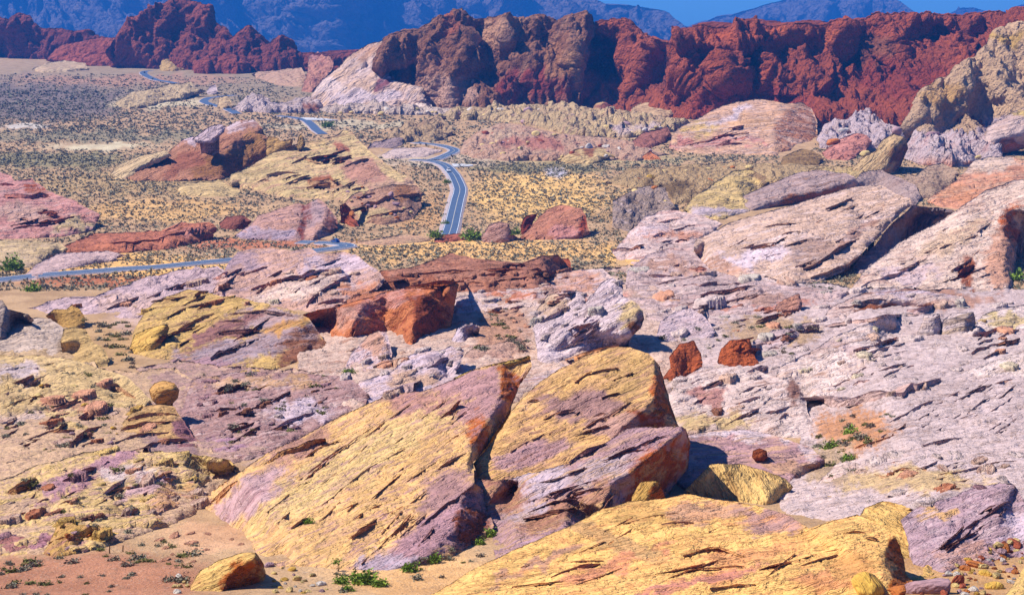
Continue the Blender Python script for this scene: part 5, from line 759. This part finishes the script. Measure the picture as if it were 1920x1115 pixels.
def scatter(poly, n, rmin, rmax, pals, label, group, mind=1.2):
    p = np.asarray(poly, float); lo, hi = p.min(0), p.max(0); done = []; tries = 0
    while len(done) < n and tries < 4000:
        tries += 1; x, y = random.uniform(lo[0], hi[0]), random.uniform(lo[1], hi[1])
        if not inpoly(np.array([x]), np.array([y]), p)[0]: continue
        ho = OB[int(np.clip(y / 2, 0, 599)), int(np.clip(x / 2, 0, 999))]
        if ho >= 0 and ROBJ[ho].name.startswith(('rock_pillar', 'rock_slab', 'cliff', 'rock_dome', 'boulder', 'rock_block', 'rock_fin')): continue
        r = rmin + (rmax - rmin) * random.random() ** 2.2
        if any((x - a) ** 2 + (y - b) ** 2 < (mind * max(r, c) * 0.9) ** 2 for a, b, c in done): continue
        done.append((x, y, r)); put_boulder(x, y, r, random.choice(pals), label, group)
put_boulder(1630, 1108, 30, 'yellow', 'square-topped tan block at the bottom edge on the front slickrock', None, (1.1, .9, 1.3))
put_boulder(1683, 1116, 21, 'orange', 'round brown stone at the bottom edge left of the pink-white block', None, (1.2, 1, 1))
put_boulder(1748, 1112, 34, 'lilac', 'large pink and white block at the bottom edge of the rubble', None, (1.35, .9, .95))
put_boulder(1797, 1096, 17, 'red', 'upright dark red stone right of the large pink-white block', None, (.9, .8, 1.6))
put_boulder(1830, 1062, 15, 'orange', 'flat tan-orange stone in the middle of the rubble slope', None, (1.4, 1, .7))
put_boulder(1885, 1032, 13, 'orange', 'bright orange stone at the top of the rubble slope', None, (.9, .9, 1.5))
put_boulder(1905, 1022, 14, 'red', 'dark capped stone at the top right of the rubble slope', None, (1.3, 1, .7))
scatter([(1716,1100),(1760,1080),(1790,1062),(1830,1035),(1870,1020),(1925,1010),(1925,1060),(1890,1105),(1880,1120),(1716,1125)], 95, 4, 18, ['orange', 'cream', 'cream', 'white', 'red', 'yellow', 'yellow', 'lilac'], 'loose stone in the rubble slope at the lower right corner', 'rubble stones at the lower right', .85)
scatter([(70,690),(200,700),(270,760),(200,850),(60,865),(10,800),(20,720)], 26, 2.5, 9, ['cream', 'yellow', 'cream', 'lilac'], 'loose rock on the cream apron at the left', 'loose rocks on the left apron', 1.5)
scatter([(600,206),(820,208),(990,208),(1200,225),(1280,228),(1200,255),(1050,240),(870,222),(640,214)], 80, 4, 14, ['cream', 'cream', 'white', 'lilac'], 'rounded pale boulder at the foot of the centre massif', 'boulders at the foot of the massif', 1.1)
scatter([(1545,240),(1700,245),(1850,275),(1840,300),(1700,300),(1560,290)], 45, 5, 13, ['white', 'cream', 'lilac', 'orange'], 'boulder below the mesa and the cream ridge', 'boulders below the mesa', 1.1)
scatter([(870,290),(900,250),(960,240),(1120,262),(1230,285),(1150,300),(960,302)], 45, 3.5, 11, ['cream', 'lilac', 'red', 'cream', 'white'], 'boulder on the pink rocky bench right of the far S bend', 'boulders on the pink bench', 1.2)
scatter([(1150,350),(1260,318),(1440,312),(1400,330),(1300,375),(1260,385)], 26, 3.5, 10, ['cream', 'yellow', 'orange'], 'dark-shadowed block on the yellow scrubby benches', 'blocks on the yellow benches', 1.2)
scatter([(650,350),(790,350),(780,410),(660,415)], 22, 3, 9, ['cream', 'orange', 'lilac'], 'block among the brown ledges beside the road', 'blocks in the brown ledges', 1.2)
scatter([(100,985),(196,985),(180,1020),(90,1040)], 14, 4, 10, ['yellow', 'lilac', 'orange'], 'block in the broken yellow and purple ledges at lower left', 'blocks in the lower left ledges', 1.2)

# thin tilted plates and ledges of bedded rock: they rise gently to one side and break off steeply at the other
PPAL = [((226,210,190),(180,160,150)), ((216,196,200),(176,150,160)), ((222,186,172),(180,140,124)), ((172,130,144),(140,104,116)), ((224,192,128),(180,140,96)), ((214,176,104),(160,112,70)), ((206,196,194),(160,140,140)), ((210,180,170),(160,116,104)), ((196,130,100),(150,84,60)), ((176,120,100),(130,80,66)), ((216,160,136),(170,110,86))]
def plate_mesh(seed, c1, c2):
    r = np.random.default_rng(seed + 500); nx, ny = 40, 22; gx, gy_ = np.meshgrid(np.linspace(-1.1, 1.1, nx), np.linspace(-.55, .55, ny)); x, y = gx.ravel(), gy_.ravel(); q = np.stack([x * 1.7, y * 3, np.full(len(x), seed * 3.3)], 1)
    rad = (np.abs(x) ** 2.6 + np.abs(y / (.42 + .12 * pnoise(q * .5))) ** 2.6) ** (1 / 2.6) + .16 * fbm(q, 3); m = sstep(1.0, .88, rad); t = (y + .5)
    h = .03 + .17 * t + .05 * x + .05 * fbm(q * 1.5, 3); k = (y * 5.5 + .8 * pnoise(q * .8) + x * .4); fr = k - np.floor(k); h += .05 * (1 - fr) - .10 * np.exp(-(pnoise(q * .9 + 8) / .05) ** 2)
    z = m * h - (1 - m) * .3; V = np.stack([x, y, z], 1); i = np.arange(nx * ny).reshape(ny, nx); Q = np.stack([i[:-1, :-1], i[:-1, 1:], i[1:, 1:], i[1:, :-1]], -1).reshape(-1, 4)
    me = mesh_np('rock_plate', V, Q); n = len(V); va = 1 + .12 * fbm(q, 2)
    setattrs(me, np.concatenate([np.clip(lin(c1) * va[:, None] * ALB, 0, .9), np.full((n, 1), .15)], 1), np.concatenate([np.tile(lin(c2) * ALB, (n, 1)), np.full((n, 1), .05)], 1), np.stack([x * 45, y * 45 + z * 40, z * 60], 1) + seed * 11); me.materials.append(ROCK); return me
PM = [[plate_mesh(i * 5 + j, *c) for j in range(3)] for i, c in enumerate(PPAL)]; PLIN = np.array([lin(c[0]) for c in PPAL])
def plates(poly, n, smin, smax, label, group, turn=-104, flat=1.0):
    p = np.asarray(poly, float); lo, hi = p.min(0), p.max(0); done = []
    for _ in range(5000):
        if len(done) >= n: break
        x, y = random.uniform(lo[0], hi[0]), random.uniform(lo[1], hi[1]); r = smin + (smax - smin) * random.random() ** 1.8
        if not inpoly(np.array([x]), np.array([y]), p)[0] or any((x - a) ** 2 + (2 * (y - b)) ** 2 < (.75 * (r + c)) ** 2 for a, b, c in done): continue
        ho = OB[int(y / 2), int(min(max(x / 2, 0), 999))]
        if ho >= 0 and ROBJ[ho].name.startswith(('boulder', 'rock_wall', 'rock_block')): continue
        done.append((x, y, r)); Y = float(zget(x, y)[0]); P = at(x, y, Y); s = r * Y / F; c = CB[int(y / 2), int(min(max(x / 2, 0), 999))] * random.uniform(.95, 1.0)
        k = int(np.argmin(((PLIN - c) ** 2).sum(1) + np.random.default_rng(len(done)).uniform(0, .002, len(PPAL))))
        o = bpy.data.objects.new('rock_plate', random.choice(PM[k])); COL.objects.link(o); o.location = (P[0], P[1] + s * .3, P[2] - .03 * s); o.scale = (s * random.uniform(.8, 1.5), s * random.uniform(1.1, 1.8), s * random.uniform(.9, 1.5) * flat)
        o.rotation_euler = (random.uniform(-.05, .05), random.uniform(-.08, .08), math.radians(turn + random.uniform(-24, 24))); tag(o, label, 'rock', group)
plates([(1180,480),(1330,510),(1600,545),(1900,570),(1900,690),(1600,760),(1500,760),(1260,780),(1250,600)], 84, 12, 42, 'tilted rock plate among the pale ledges at the right', 'tilted plates at the right')
plates([(850,540),(1150,510),(1180,560),(1000,640),(860,620)], 30, 9, 28, 'tilted rock plate on the pale pavement left of the white spire', 'tilted plates on the middle pavement')
plates([(640,650),(860,650),(900,690),(700,755),(650,740)], 20, 10, 26, 'tilted rock plate among the white rocks above the huge slab', 'tilted plates above the huge slab')
plates([(0,690),(260,720),(270,800),(410,860),(380,945),(100,1030),(0,1030)], 60, 10, 34, 'broken ledge plate on the cream rock at the lower left', 'broken ledges at the lower left')
plates([(1560,880),(1640,840),(1920,840),(1920,900),(1720,950),(1620,950)], 26, 12, 40, 'thin rock plate on the pale sheet at the lower right', 'thin plates at the lower right', flat=.7)
plates([(300,1000),(420,985),(500,1040),(470,1050),(380,1060),(330,1100),(280,1060)], 16, 8, 22, 'pale broken ledge plate round the undercut boulder at lower left', 'plates round the undercut boulder', flat=.8)
scatter([(500,1060),(560,1066),(640,1085),(620,1115),(500,1115)], 26, 4, 13, ['cream', 'cream', 'yellow', 'lilac', 'white'], 'pale stone between the undercut boulder and the sand wash', 'stones beside the sand wash', 1.0)
scatter([(320,1115),(330,1085),(350,1075),(352,1115)], 7, 5, 10, ['white', 'cream'], 'white stone left of the undercut boulder', 'white stones left of the undercut boulder', 1.0)
plates([(360,712),(640,720),(560,805),(430,850),(380,800)], 32, 8, 24, 'lilac rock plate on the slope right of the balanced boulder', 'plates on the lilac slope')
plates([(120,575),(440,510),(680,500),(600,570),(300,590)], 22, 9, 26, 'ledge plate on the lilac and pink slope below the near road', 'plates below the near road')
plates([(720,515),(1060,500),(1100,530),(900,550),(740,540)], 20, 9, 28, 'ledge plate on the reddish-brown bedded ledges', 'plates on the brown ledges', turn=-96)

def leaf_mat(name, c1, c2):
    m, nt, b = mat(name); g = NG(nt); b.inputs['Roughness'].default_value = 0.8
    ge = g.n('ShaderNodeNewGeometry'); oi = g.n('ShaderNodeObjectInfo'); r = g.m('FRACT', g.m('ADD', ge.outputs['Random Per Island'], oi.outputs['Random']))
    g.l(g.mix(r, (*c1, 1), (*c2, 1)), b.inputs['Base Color']); return m
L_GREY = leaf_mat('sage_leaves', (0.14, 0.13, 0.085), (0.29, 0.265, 0.175)); L_OLIVE = leaf_mat('olive_leaves', (0.09, 0.095, 0.022), (0.20, 0.18, 0.05)); L_GREEN = leaf_mat('green_leaves', (0.09, 0.16, 0.012), (0.24, 0.33, 0.04)); L_DRY = leaf_mat('dry_twigs', (0.13, 0.10, 0.07), (0.26, 0.20, 0.14))
STEM = plain('dry_stems', (0.14, 0.10, 0.07), 0.9, 0.1)
def tuft(seed, n, size, flat=0.75, up=0.3):
    """leaf-sized faces through a low rounded crown, more of them near its surface, in uneven clumps"""
    r = np.random.default_rng(seed); cl = r.normal(size=(9, 3)); cl[:, 2] = np.abs(cl[:, 2]) * .8; cl = cl / np.linalg.norm(cl, axis=1)[:, None] * r.uniform(.35, .8, (9, 1))
    V = []; T_ = []
    for k in range(n):
        c = cl[r.integers(9)] + r.normal(size=3) * 0.26; c[2] = abs(c[2]) * flat + .02
        d = norm(r.normal(size=3) + np.array([0, 0, up])); e = norm(np.cross(d, r.normal(size=3))); s = size * r.uniform(.6, 1.4); i = len(V)
        V += [c - d * s - e * s * .4, c - d * s * .2 + e * s * .6, c + d * s, c + e * -s * .6 + d * s * .2]; T_.append((i, i + 1, i + 2, i + 3))
    return np.array(V), np.array(T_)
def tmesh(name, seed, n, size, m, **k):
    V, Q = tuft(seed, n, size, **k); me = mesh_np(name, V, Q, False); me.materials.append(m); return me
SHRUBS = [tmesh('shrub', 10 + i, 130, 0.17, m) for i, m in enumerate([L_GREY, L_GREY, L_GREY, L_OLIVE, L_OLIVE, L_DRY])]
def put_shrub(x, y, rpx, label, group, me=None):
    rpx *= 1.3
    Y = float(zget(x, y)[0]); p = at(x, y, Y); s = rpx * Y / F
    o = bpy.data.objects.new('shrub', me or random.choice(SHRUBS)); COL.objects.link(o); o.location = (p[0], p[1] + s * .2, p[2] - 0.06 * s); o.scale = (s * random.uniform(.85, 1.2), s * random.uniform(.85, 1.2), s * random.uniform(.75, 1.05)); o.rotation_euler = (0, 0, random.uniform(0, 6.28)); tag(o, label, 'shrub', group)
def shrubs(poly, n, rmin, rmax, label, group):
    p = np.asarray(poly, float); lo, hi = p.min(0), p.max(0); k = 0; done = []
    for _ in range(6000):
        if k >= n: break
        x, y = random.uniform(lo[0], hi[0]), random.uniform(lo[1], hi[1])
        if not inpoly(np.array([x]), np.array([y]), p)[0]: continue
        if any((x - a) ** 2 + (1.6 * (y - b)) ** 2 < (rmin * 1.6) ** 2 for a, b in done): continue
        done.append((x, y)); put_shrub(x, y, random.uniform(rmin, rmax) if random.random() > .15 else rmax * 1.25, label, group); k += 1
shrubs([(0,1048),(130,1044),(200,1030),(320,998),(470,1030),(370,1060),(340,1115),(0,1118)], 56, 5, 10, 'grey-green shrub on the red sand at the lower left', 'shrubs on the lower left red sand')
shrubs([(10,910),(160,860),(400,870),(370,960),(200,1015),(20,1020)], 32, 4, 8, 'low shrub rooted in the cream and lilac apron at the lower left', 'shrubs on the lower left apron')
shrubs([(0,690),(140,690),(270,740),(210,840),(0,860)], 38, 4, 7.5, 'small shrub among the cream rocks at the left', 'shrubs among the left rocks')
shrubs([(150,600),(240,600),(250,650),(260,700),(215,700),(190,640)], 26, 4.5, 8, 'shrub in the gully left of the yellow-crested dome', 'shrubs in the left gully')
shrubs([(360,700),(650,710),(660,740),(540,825),(440,850),(370,820)], 40, 4, 8, 'shrub on the lilac slope right of the balanced boulder', 'shrubs on the lilac slope')
shrubs([(1530,800),(1600,780),(1690,770),(1650,830),(1600,850),(1610,900),(1550,905),(1530,840)], 34, 4.5, 9, 'shrub in the sandy pocket right of the lilac dome', 'shrubs in the sandy pocket')
shrubs([(620,1075),(760,1060),(900,1010),(930,1000),(920,1040),(800,1100),(640,1112)], 20, 4, 9, 'shrub in the sand wash at the foot of the huge slab', 'shrubs in the sand wash')
shrubs([(900,590),(990,570),(1000,640),(1010,690),(960,640),(890,660)], 24, 3.5, 7, 'shrub on the gravel left of the white spire', 'shrubs left of the white spire')
shrubs([(1220,640),(1340,600),(1480,590),(1540,610),(1460,690),(1430,640),(1300,660)], 24, 3.5, 7, 'shrub between the pale ledges at the right', 'shrubs between the right ledges')
BUSHM = [tmesh('foliage', 60 + i, 420, 0.13, L_GREEN, flat=1.0, up=.5) for i in range(3)]
def stems(seed):
    r = np.random.default_rng(seed); V = []; Q = []
    for k in range(7):
        a = r.uniform(0, 6.28); e = np.array([math.cos(a) * .55, math.sin(a) * .55, .75]); b0 = np.array([math.cos(a) * .05, math.sin(a) * .05, -.1]); w = .035; i = len(V)
        for p, s in ((b0, w), (e * .5 + [0, 0, .08], w * .7), (e, w * .3)):
            V += [p + [s, 0, 0], p + [-s * .5, s * .87, 0], p + [-s * .5, -s * .87, 0]]
        for L in (0, 3):
            for j in range(3): Q.append((i + L + j, i + L + (j + 1) % 3, i + L + 3 + (j + 1) % 3, i + L + 3 + j))
    me = mesh_np('stems', np.array(V), np.array(Q), False); me.materials.append(STEM); return me
STEMM = [stems(i) for i in range(3)]
def bush(x, y, rpx, label, h=0.9, m=None):
    rpx *= 1.5
    Y = float(zget(x, y)[0]); p = at(x, y, Y); s = rpx * Y / F; k = random.randrange(3)
    t = bpy.data.objects.new('bush', None); COL.objects.link(t); t.location = p - np.array([0, 0, .05 * s]); t.rotation_euler = (0, 0, random.uniform(0, 6.28)); tag(t, label, 'bush')
    f = link('foliage', BUSHM[k], None, t); f.scale = (s, s, s * h); g_ = link('stems', STEMM[k], None, t); g_.scale = (s, s, s * h)
for a in [(683,1092,21,'big bright green bush in the sand wash at the bottom'),(640,1092,13,'green bush left of the big bright bush in the wash'),(712,1098,13,'green bush right of the big bright bush in the wash'),(655,1108,10,'small olive bush at the bottom edge below the bright bush'),(768,1070,15,'wide green bush against the foot of the huge slab'),(812,1052,13,'green bush where the wash narrows under the huge slab'),(918,1002,11,'green bush in the crack between the huge slab and the purple slab'),(899,1020,9,'low green bush just below the crack between the slabs'),
          (885,449,17,'bright green bush right of the road where it dips'),(817,443,11,'dark green bush left of the road where it dips'),(834,421,6,'small dark bush on the left edge of the straight road'),(20,503,17,'bright green bush at the left edge above the near road'),(964,438,8,'green bush between the lilac block and the red pyramid'),(1908,525,14,'green bush in the dark gap at the right edge'),(614,238,9,'green bush beside the far pullout'),(838,343,6,'olive bush on the left shoulder below the white car'),(577,980,9,'lone green bush growing from a crack on the huge slab'),
          (1595,812,11,'largest green bush in the sandy pocket'),(1560,840,13,'olive bush at the left side of the sandy pocket'),(1592,862,11,'olive bush at the lower end of the sandy pocket'),(60,545,12,'grey-green bush below the near road at the left'),(545,812,8,'dark green bush at the top edge of the huge slab'),(655,700,9,'dark bush in the shade behind the yellow-crested dome')]: bush(*a)
def small_tree(x, y, rpx, label):
    Y = float(zget(x, y)[0]); p = at(x, y, Y); s = rpx * Y / F
    t = bpy.data.objects.new('small_tree', None); COL.objects.link(t); t.location = p; tag(t, label, 'tree')
    tr = link('trunk', stems(91), None, t); tr.scale = (s * .9, s * .9, s * 1.7); V, Q = tuft(77, 150, .12, flat=.9, up=.4); V[:, 2] += .9; me = mesh_np('crown', V, Q, False); me.materials.append(L_GREEN); c = link('crown', me, None, t); c.scale = (s, s, s)
small_tree(634, 1070, 15, 'thin sparse young tree at the left end of the sand wash')

# shrubs of the plain, far too many to count
def plain_shrubs():
    r = np.random.default_rng(3); n = 230000; x = r.uniform(-30, 1950, n); y = 112 + (545 - 112) * r.random(n)
    dens = 0.42 + 0.40 * pnoise(np.stack([x / 60, y / 12, np.zeros(n)], 1))
    for cx, cy, rx, ry, k in [(190,275,100,7,-.6),(40,238,46,5,-.5),(300,195,110,8,-.35),(80,190,210,36,.35),(250,335,230,30,.25),(60,300,220,12,.45),(240,240,260,18,.3),(640,300,190,6,.5),(1020,312,190,9,.6),(1010,380,150,45,.1),(650,215,200,5,.35),(230,528,230,10,-.15),(250,500,260,14,-.1),(900,470,300,20,.1),(1330,300,110,5,.5),(780,290,70,12,-.3)]:
        dens += k * np.exp(-((x - cx) / rx) ** 2 - ((y - cy) / ry) ** 2)
    m = r.random(n) < dens * 0.85; x, y = x[m], y[m]
    for p in POLYS:
        if len(x) == 0: break
        lo, hi = p.min(0), p.max(0)
        if hi[1] < 112 or lo[1] > 545: continue
        m = ~inpoly(x, y, p); x, y = x[m], y[m]
    P = on_ground(x, y); ok = P[:, 1] < 2600
    for C, _, _ in ROADS:
        for s in range(0, len(P), 3000):
            d = np.sqrt(((P[s:s + 3000, None, :2] - C[None, ::2, :2]) ** 2).sum(2)).min(1); ok[s:s + 3000] &= d > 6.2
    P = P[ok]; n = len(P)
    s = np.clip(r.lognormal(-0.12, 0.35, n), .4, 2.1) * np.clip(P[:, 1] / 1000, 0.7, 1.4)
    V, Q = tuft(5, 13, 0.42, flat=.8); tv = []; 
    kinds = [tuft(200 + i, 7, 0.50, flat=.75) for i in range(8)]; VV = []; QQ = []; off = 0
    for k in range(8):
        idx = np.arange(k, n, 8); tV, tQ = kinds[k]; a = r.uniform(0, 6.28, len(idx)); ca, sa = np.cos(a), np.sin(a)
        W = np.stack([tV[None, :, 0] * ca[:, None] - tV[None, :, 1] * sa[:, None], tV[None, :, 0] * sa[:, None] + tV[None, :, 1] * ca[:, None], np.broadcast_to(tV[None, :, 2], (len(idx), len(tV)))], 2) * s[idx][:, None, None] + P[idx][:, None, :]
        VV.append(W.reshape(-1, 3)); QQ.append((tQ[None] + (np.arange(len(idx)) * len(tV))[:, None, None]).reshape(-1, 4) + off); off += len(idx) * len(tV)
    me = mesh_np('desert_scrub', np.concatenate(VV), np.concatenate(QQ), False)
    tag(link('desert_scrub', me, L_GREY), 'countless small grey-green shrubs covering the valley floor and far plain', 'scrub', kind='stuff'); print('scrub', n, 'tris', 2 * sum(len(q) for q in QQ))
plain_shrubs()

# ---------------------------------------------------------------- cars, sign, posts
GLASS = plain('dark_glass', (0.02, 0.03, 0.05), 0.08, 0.6); TYRE = plain('tyre_rubber', (0.02, 0.02, 0.02), 0.85, 0.2); RIM = plain('wheel_rim', (0.5, 0.5, 0.52), 0.35, 0.5, 0.8); LAMP = plain('headlight_lens', (0.75, 0.78, 0.8), 0.15, 0.6); TRIM = plain('dark_trim', (0.025, 0.025, 0.03), 0.6, 0.3)
def paint(n, c):
    m = plain(n, c, 0.3, 0.5, var=0.04, scale=2.0); m.node_tree.nodes['Principled BSDF'].inputs['Coat Weight'].default_value = 0.6; return m
def solid(name, prof, ys, material, parent, taper=None, bev=0.05):
    """side profile (x,z) swept across the width ys, with the top drawn in"""
    bm = bmesh.new(); rows = []
    for y in ys:
        rows.append([bm.verts.new((x, y * (1 - (taper or 0) * max(0, z - .8)), z)) for x, z in prof])
    n = len(prof)
    for a, b_ in zip(rows[:-1], rows[1:]):
        for i in range(n): bm.faces.new((a[i], a[(i + 1) % n], b_[(i + 1) % n], b_[i]))
    bm.faces.new(rows[0][::-1]); bm.faces.new(rows[-1]); bmesh.ops.recalc_face_normals(bm, faces=bm.faces)
    if bev: bmesh.ops.bevel(bm, geom=[e for e in bm.edges], offset=bev, segments=2, affect='EDGES', clamp_overlap=True)
    me = bpy.data.meshes.new(name); bm.to_mesh(me); bm.free(); return link(name, me, material, parent)
def wheel(parent, x, y):
    bm = bmesh.new(); bmesh.ops.create_cone(bm, cap_ends=True, segments=20, radius1=.34, radius2=.34, depth=.22, matrix=Matrix.Translation((0, 0, 0)) @ Matrix.Rotation(math.pi / 2, 4, 'X')); bmesh.ops.bevel(bm, geom=bm.edges[:], offset=.03, segments=1, affect='EDGES')
    me = bpy.data.meshes.new('wheel'); bm.to_mesh(me); bm.free(); w = link('wheel', me, TYRE, parent); w.location = (x, y, .34)
    bm = bmesh.new(); bmesh.ops.create_cone(bm, cap_ends=True, segments=14, radius1=.21, radius2=.17, depth=.25, matrix=Matrix.Rotation(math.pi / 2, 4, 'X')); me = bpy.data.meshes.new('rim'); bm.to_mesh(me); bm.free(); link('rim', me, RIM, w)
def car(label, loc, head, colour, suv=False):
    t = bpy.data.objects.new('car', None); COL.objects.link(t); t.location = loc; t.rotation_euler = (0, 0, head); tag(t, label, 'car'); h = 1.68 if suv else 1.45
    body = [(-2.2, .32), (-2.28, .7), (-2.2, .98), (-1.4, 1.03), (.9, 1.02), (1.9, .88), (2.22, .72), (2.25, .4), (2.1, .26), (-2.1, .26)]
    b_ = solid('body', body, (-.9, -.86, .86, .9), colour, t, bev=.04)
    cab = [(-1.75 if suv else -1.5, 1.0), (-1.55 if suv else -1.0, h), (.1, h), (.95, 1.0)]
    c = solid('roof', cab, (-.82, .82), colour, t, taper=.22, bev=.04)
    for s in (-1, 1):
        w = solid('side_window', [(-1.4 if suv else -1.15, 1.06), (-1.3 if suv else -.85, h - .1), (.05, h - .1), (.7, 1.06)], (s * .80, s * .835), GLASS, t, taper=.22, bev=0)
    bm = bmesh.new(); q = [(.985, -.7, 1.06), (.985, .7, 1.06), (.20, .60, h - .06), (.20, -.60, h - .06)]; vv = [bm.verts.new(p) for p in q] + [bm.verts.new((p[0] - .1, p[1], p[2] - .06)) for p in q]
    for f in ((0, 1, 2, 3), (7, 6, 5, 4), (0, 4, 5, 1), (1, 5, 6, 2), (2, 6, 7, 3), (3, 7, 4, 0)): bm.faces.new([vv[i] for i in f])
    me = bpy.data.meshes.new('windscreen'); bm.to_mesh(me); bm.free(); link('windscreen', me, GLASS, t)
    for s in (-1, 1): solid('headlight', [(2.1, .66), (2.1, .8), (2.26, .76), (2.27, .64)], (s * .5, s * .82), LAMP, t, bev=.01)
    solid('bumper', [(2.15, .28), (2.18, .5), (2.32, .48), (2.3, .28)], (-.8, .8), TRIM, t, bev=.02)
    for x in (-1.35, 1.4):
        for y in (-.82, .82): wheel(t, x, y)
    return t
def road_spot(P, px, py, side=0.0):
    zx, zy = project(P); i = int(np.argmin((zx - px) ** 2 + (zy - py) ** 2)); i = min(max(i, 1), len(P) - 2); d = P[i + 1] - P[i - 1]; d /= np.linalg.norm(d[:2]); n = np.array([d[1], -d[0], 0]); return P[i] + n * side, math.atan2(d[1], d[0])
p, a = road_spot(P_mid, 845, 322, -1.7); car('white car driving towards the camera on the middle road', p + [0, 0, .03], a + math.pi, paint('white_paint', (0.85, 0.86, 0.88)), True).scale = (1.15,) * 3
p, a = road_spot(P_left, 622, 458.3, 1.6); car('dark blue car on the near road bend below the split pink dome', p + [0, 0, .03], a, paint('blue_paint', (0.02, 0.09, 0.32)), True)
p, a = road_spot(ROADS[5][0], 269, 137, 1.5); car('tiny dark car on the farthest road stretch at the left', p + [0, 0, .03], a, paint('black_paint', (0.03, 0.03, 0.05)), True)
p, a = road_spot(ROADS[6][0], 408, 133, 1.5); car('tiny white car on the last sliver of road below the far red rocks', p + [0, 0, .03], a, paint('pale_paint', (0.6, 0.66, 0.75)), True)
SIGNY = plain('sign_yellow', (0.72, 0.42, 0.02), 0.5, 0.3); POSTM = plain('weathered_wood', (0.12, 0.075, 0.05), 0.9, 0.1, var=.3, scale=4); STEEL = plain('galvanised_steel', (0.35, 0.34, 0.33), 0.5, 0.4, .6)
def box(name, sx_, sy_, sz_, loc, material, parent, roty=0):
    bm = bmesh.new(); bmesh.ops.create_cube(bm, size=1.0); bmesh.ops.scale(bm, vec=(sx_, sy_, sz_), verts=bm.verts); bmesh.ops.bevel(bm, geom=bm.edges[:], offset=min(sx_, sy_, sz_) * .2, segments=2, affect='EDGES')
    me = bpy.data.meshes.new(name); bm.to_mesh(me); bm.free(); o = link(name, me, material, parent); o.location = loc; o.rotation_euler = (0, roty, 0); return o
p = on_ground(669, 459)[0]; t = bpy.data.objects.new('road_sign', None); COL.objects.link(t); t.location = p; t.rotation_euler = (0, 0, -.2); tag(t, 'small yellow diamond warning sign on a post right of the near road bend', 'sign')
box('post', .09, .09, 2.6, (0, 0, 1.2), STEEL, t); box('diamond_panel', .85, .05, .85, (0, -.08, 2.1), SIGNY, t, math.pi / 4); box('plate', .55, .05, .5, (0, -.08, 1.2), SIGNY, t)
for x, y, hpx, lb in ((206, 1037, 19, 'taller wooden post standing at the edge of the red sand at lower left'), (231, 1034, 14, 'shorter wooden post right of the taller one at lower left')):
    Y = float(zget(x, y)[0]); p = at(x, y, Y); hh = hpx * Y / F; bm = bmesh.new()
    bmesh.ops.create_cone(bm, cap_ends=True, segments=8, radius1=.075, radius2=.055, depth=hh + .5); bmesh.ops.subdivide_edges(bm, edges=[e for e in bm.edges if abs(e.verts[0].co.z - e.verts[1].co.z) > .5], cuts=5)
    for v in bm.verts: v.co.x += .03 * math.sin(v.co.z * 5 + x); v.co.y += .02 * math.cos(v.co.z * 7)
    me = bpy.data.meshes.new('wooden_post'); bm.to_mesh(me); bm.free(); o = link('wooden_post', me, POSTM); o.location = (p[0], p[1], p[2] + (hh - .5) / 2); tag(o, lb, 'post')

# ---------------------------------------------------------------- the air: far things fade to blue
def haze():
    bm = bmesh.new(); bmesh.ops.create_cube(bm, size=1.0); me = bpy.data.meshes.new('haze'); 
    zlo, zhi = -720.0, 820.0; lo = Vector((-9000, -400, zlo)); hi = Vector((9000, 12500, zhi))
    for v in bm.verts: v.co = Vector([lo[i] + (v.co[i] + .5) * (hi[i] - lo[i]) for i in range(3)])
    bm.to_mesh(me); bm.free(); o = link('haze', me); m = bpy.data.materials.new('thin_blue_haze'); m.use_nodes = True; nt = m.node_tree; nt.nodes.clear()
    out = nt.nodes.new('ShaderNodeOutputMaterial'); v = nt.nodes.new('ShaderNodeVolumePrincipled'); v.inputs['Color'].default_value = HAZE_C; v.inputs['Density'].default_value = HAZE_D; v.inputs['Anisotropy'].default_value = 0.0
    nt.links.new(v.outputs[0], out.inputs['Volume']); me.materials.append(m); tag(o, 'thin blue haze filling the valley air', 'haze', kind='stuff')
HAZE_C = (0.04, 0.30, 1.0, 1); HAZE_D = 1.1e-4
haze()
print('TRIS', NTRI, 'POLYS', len(POLYS))
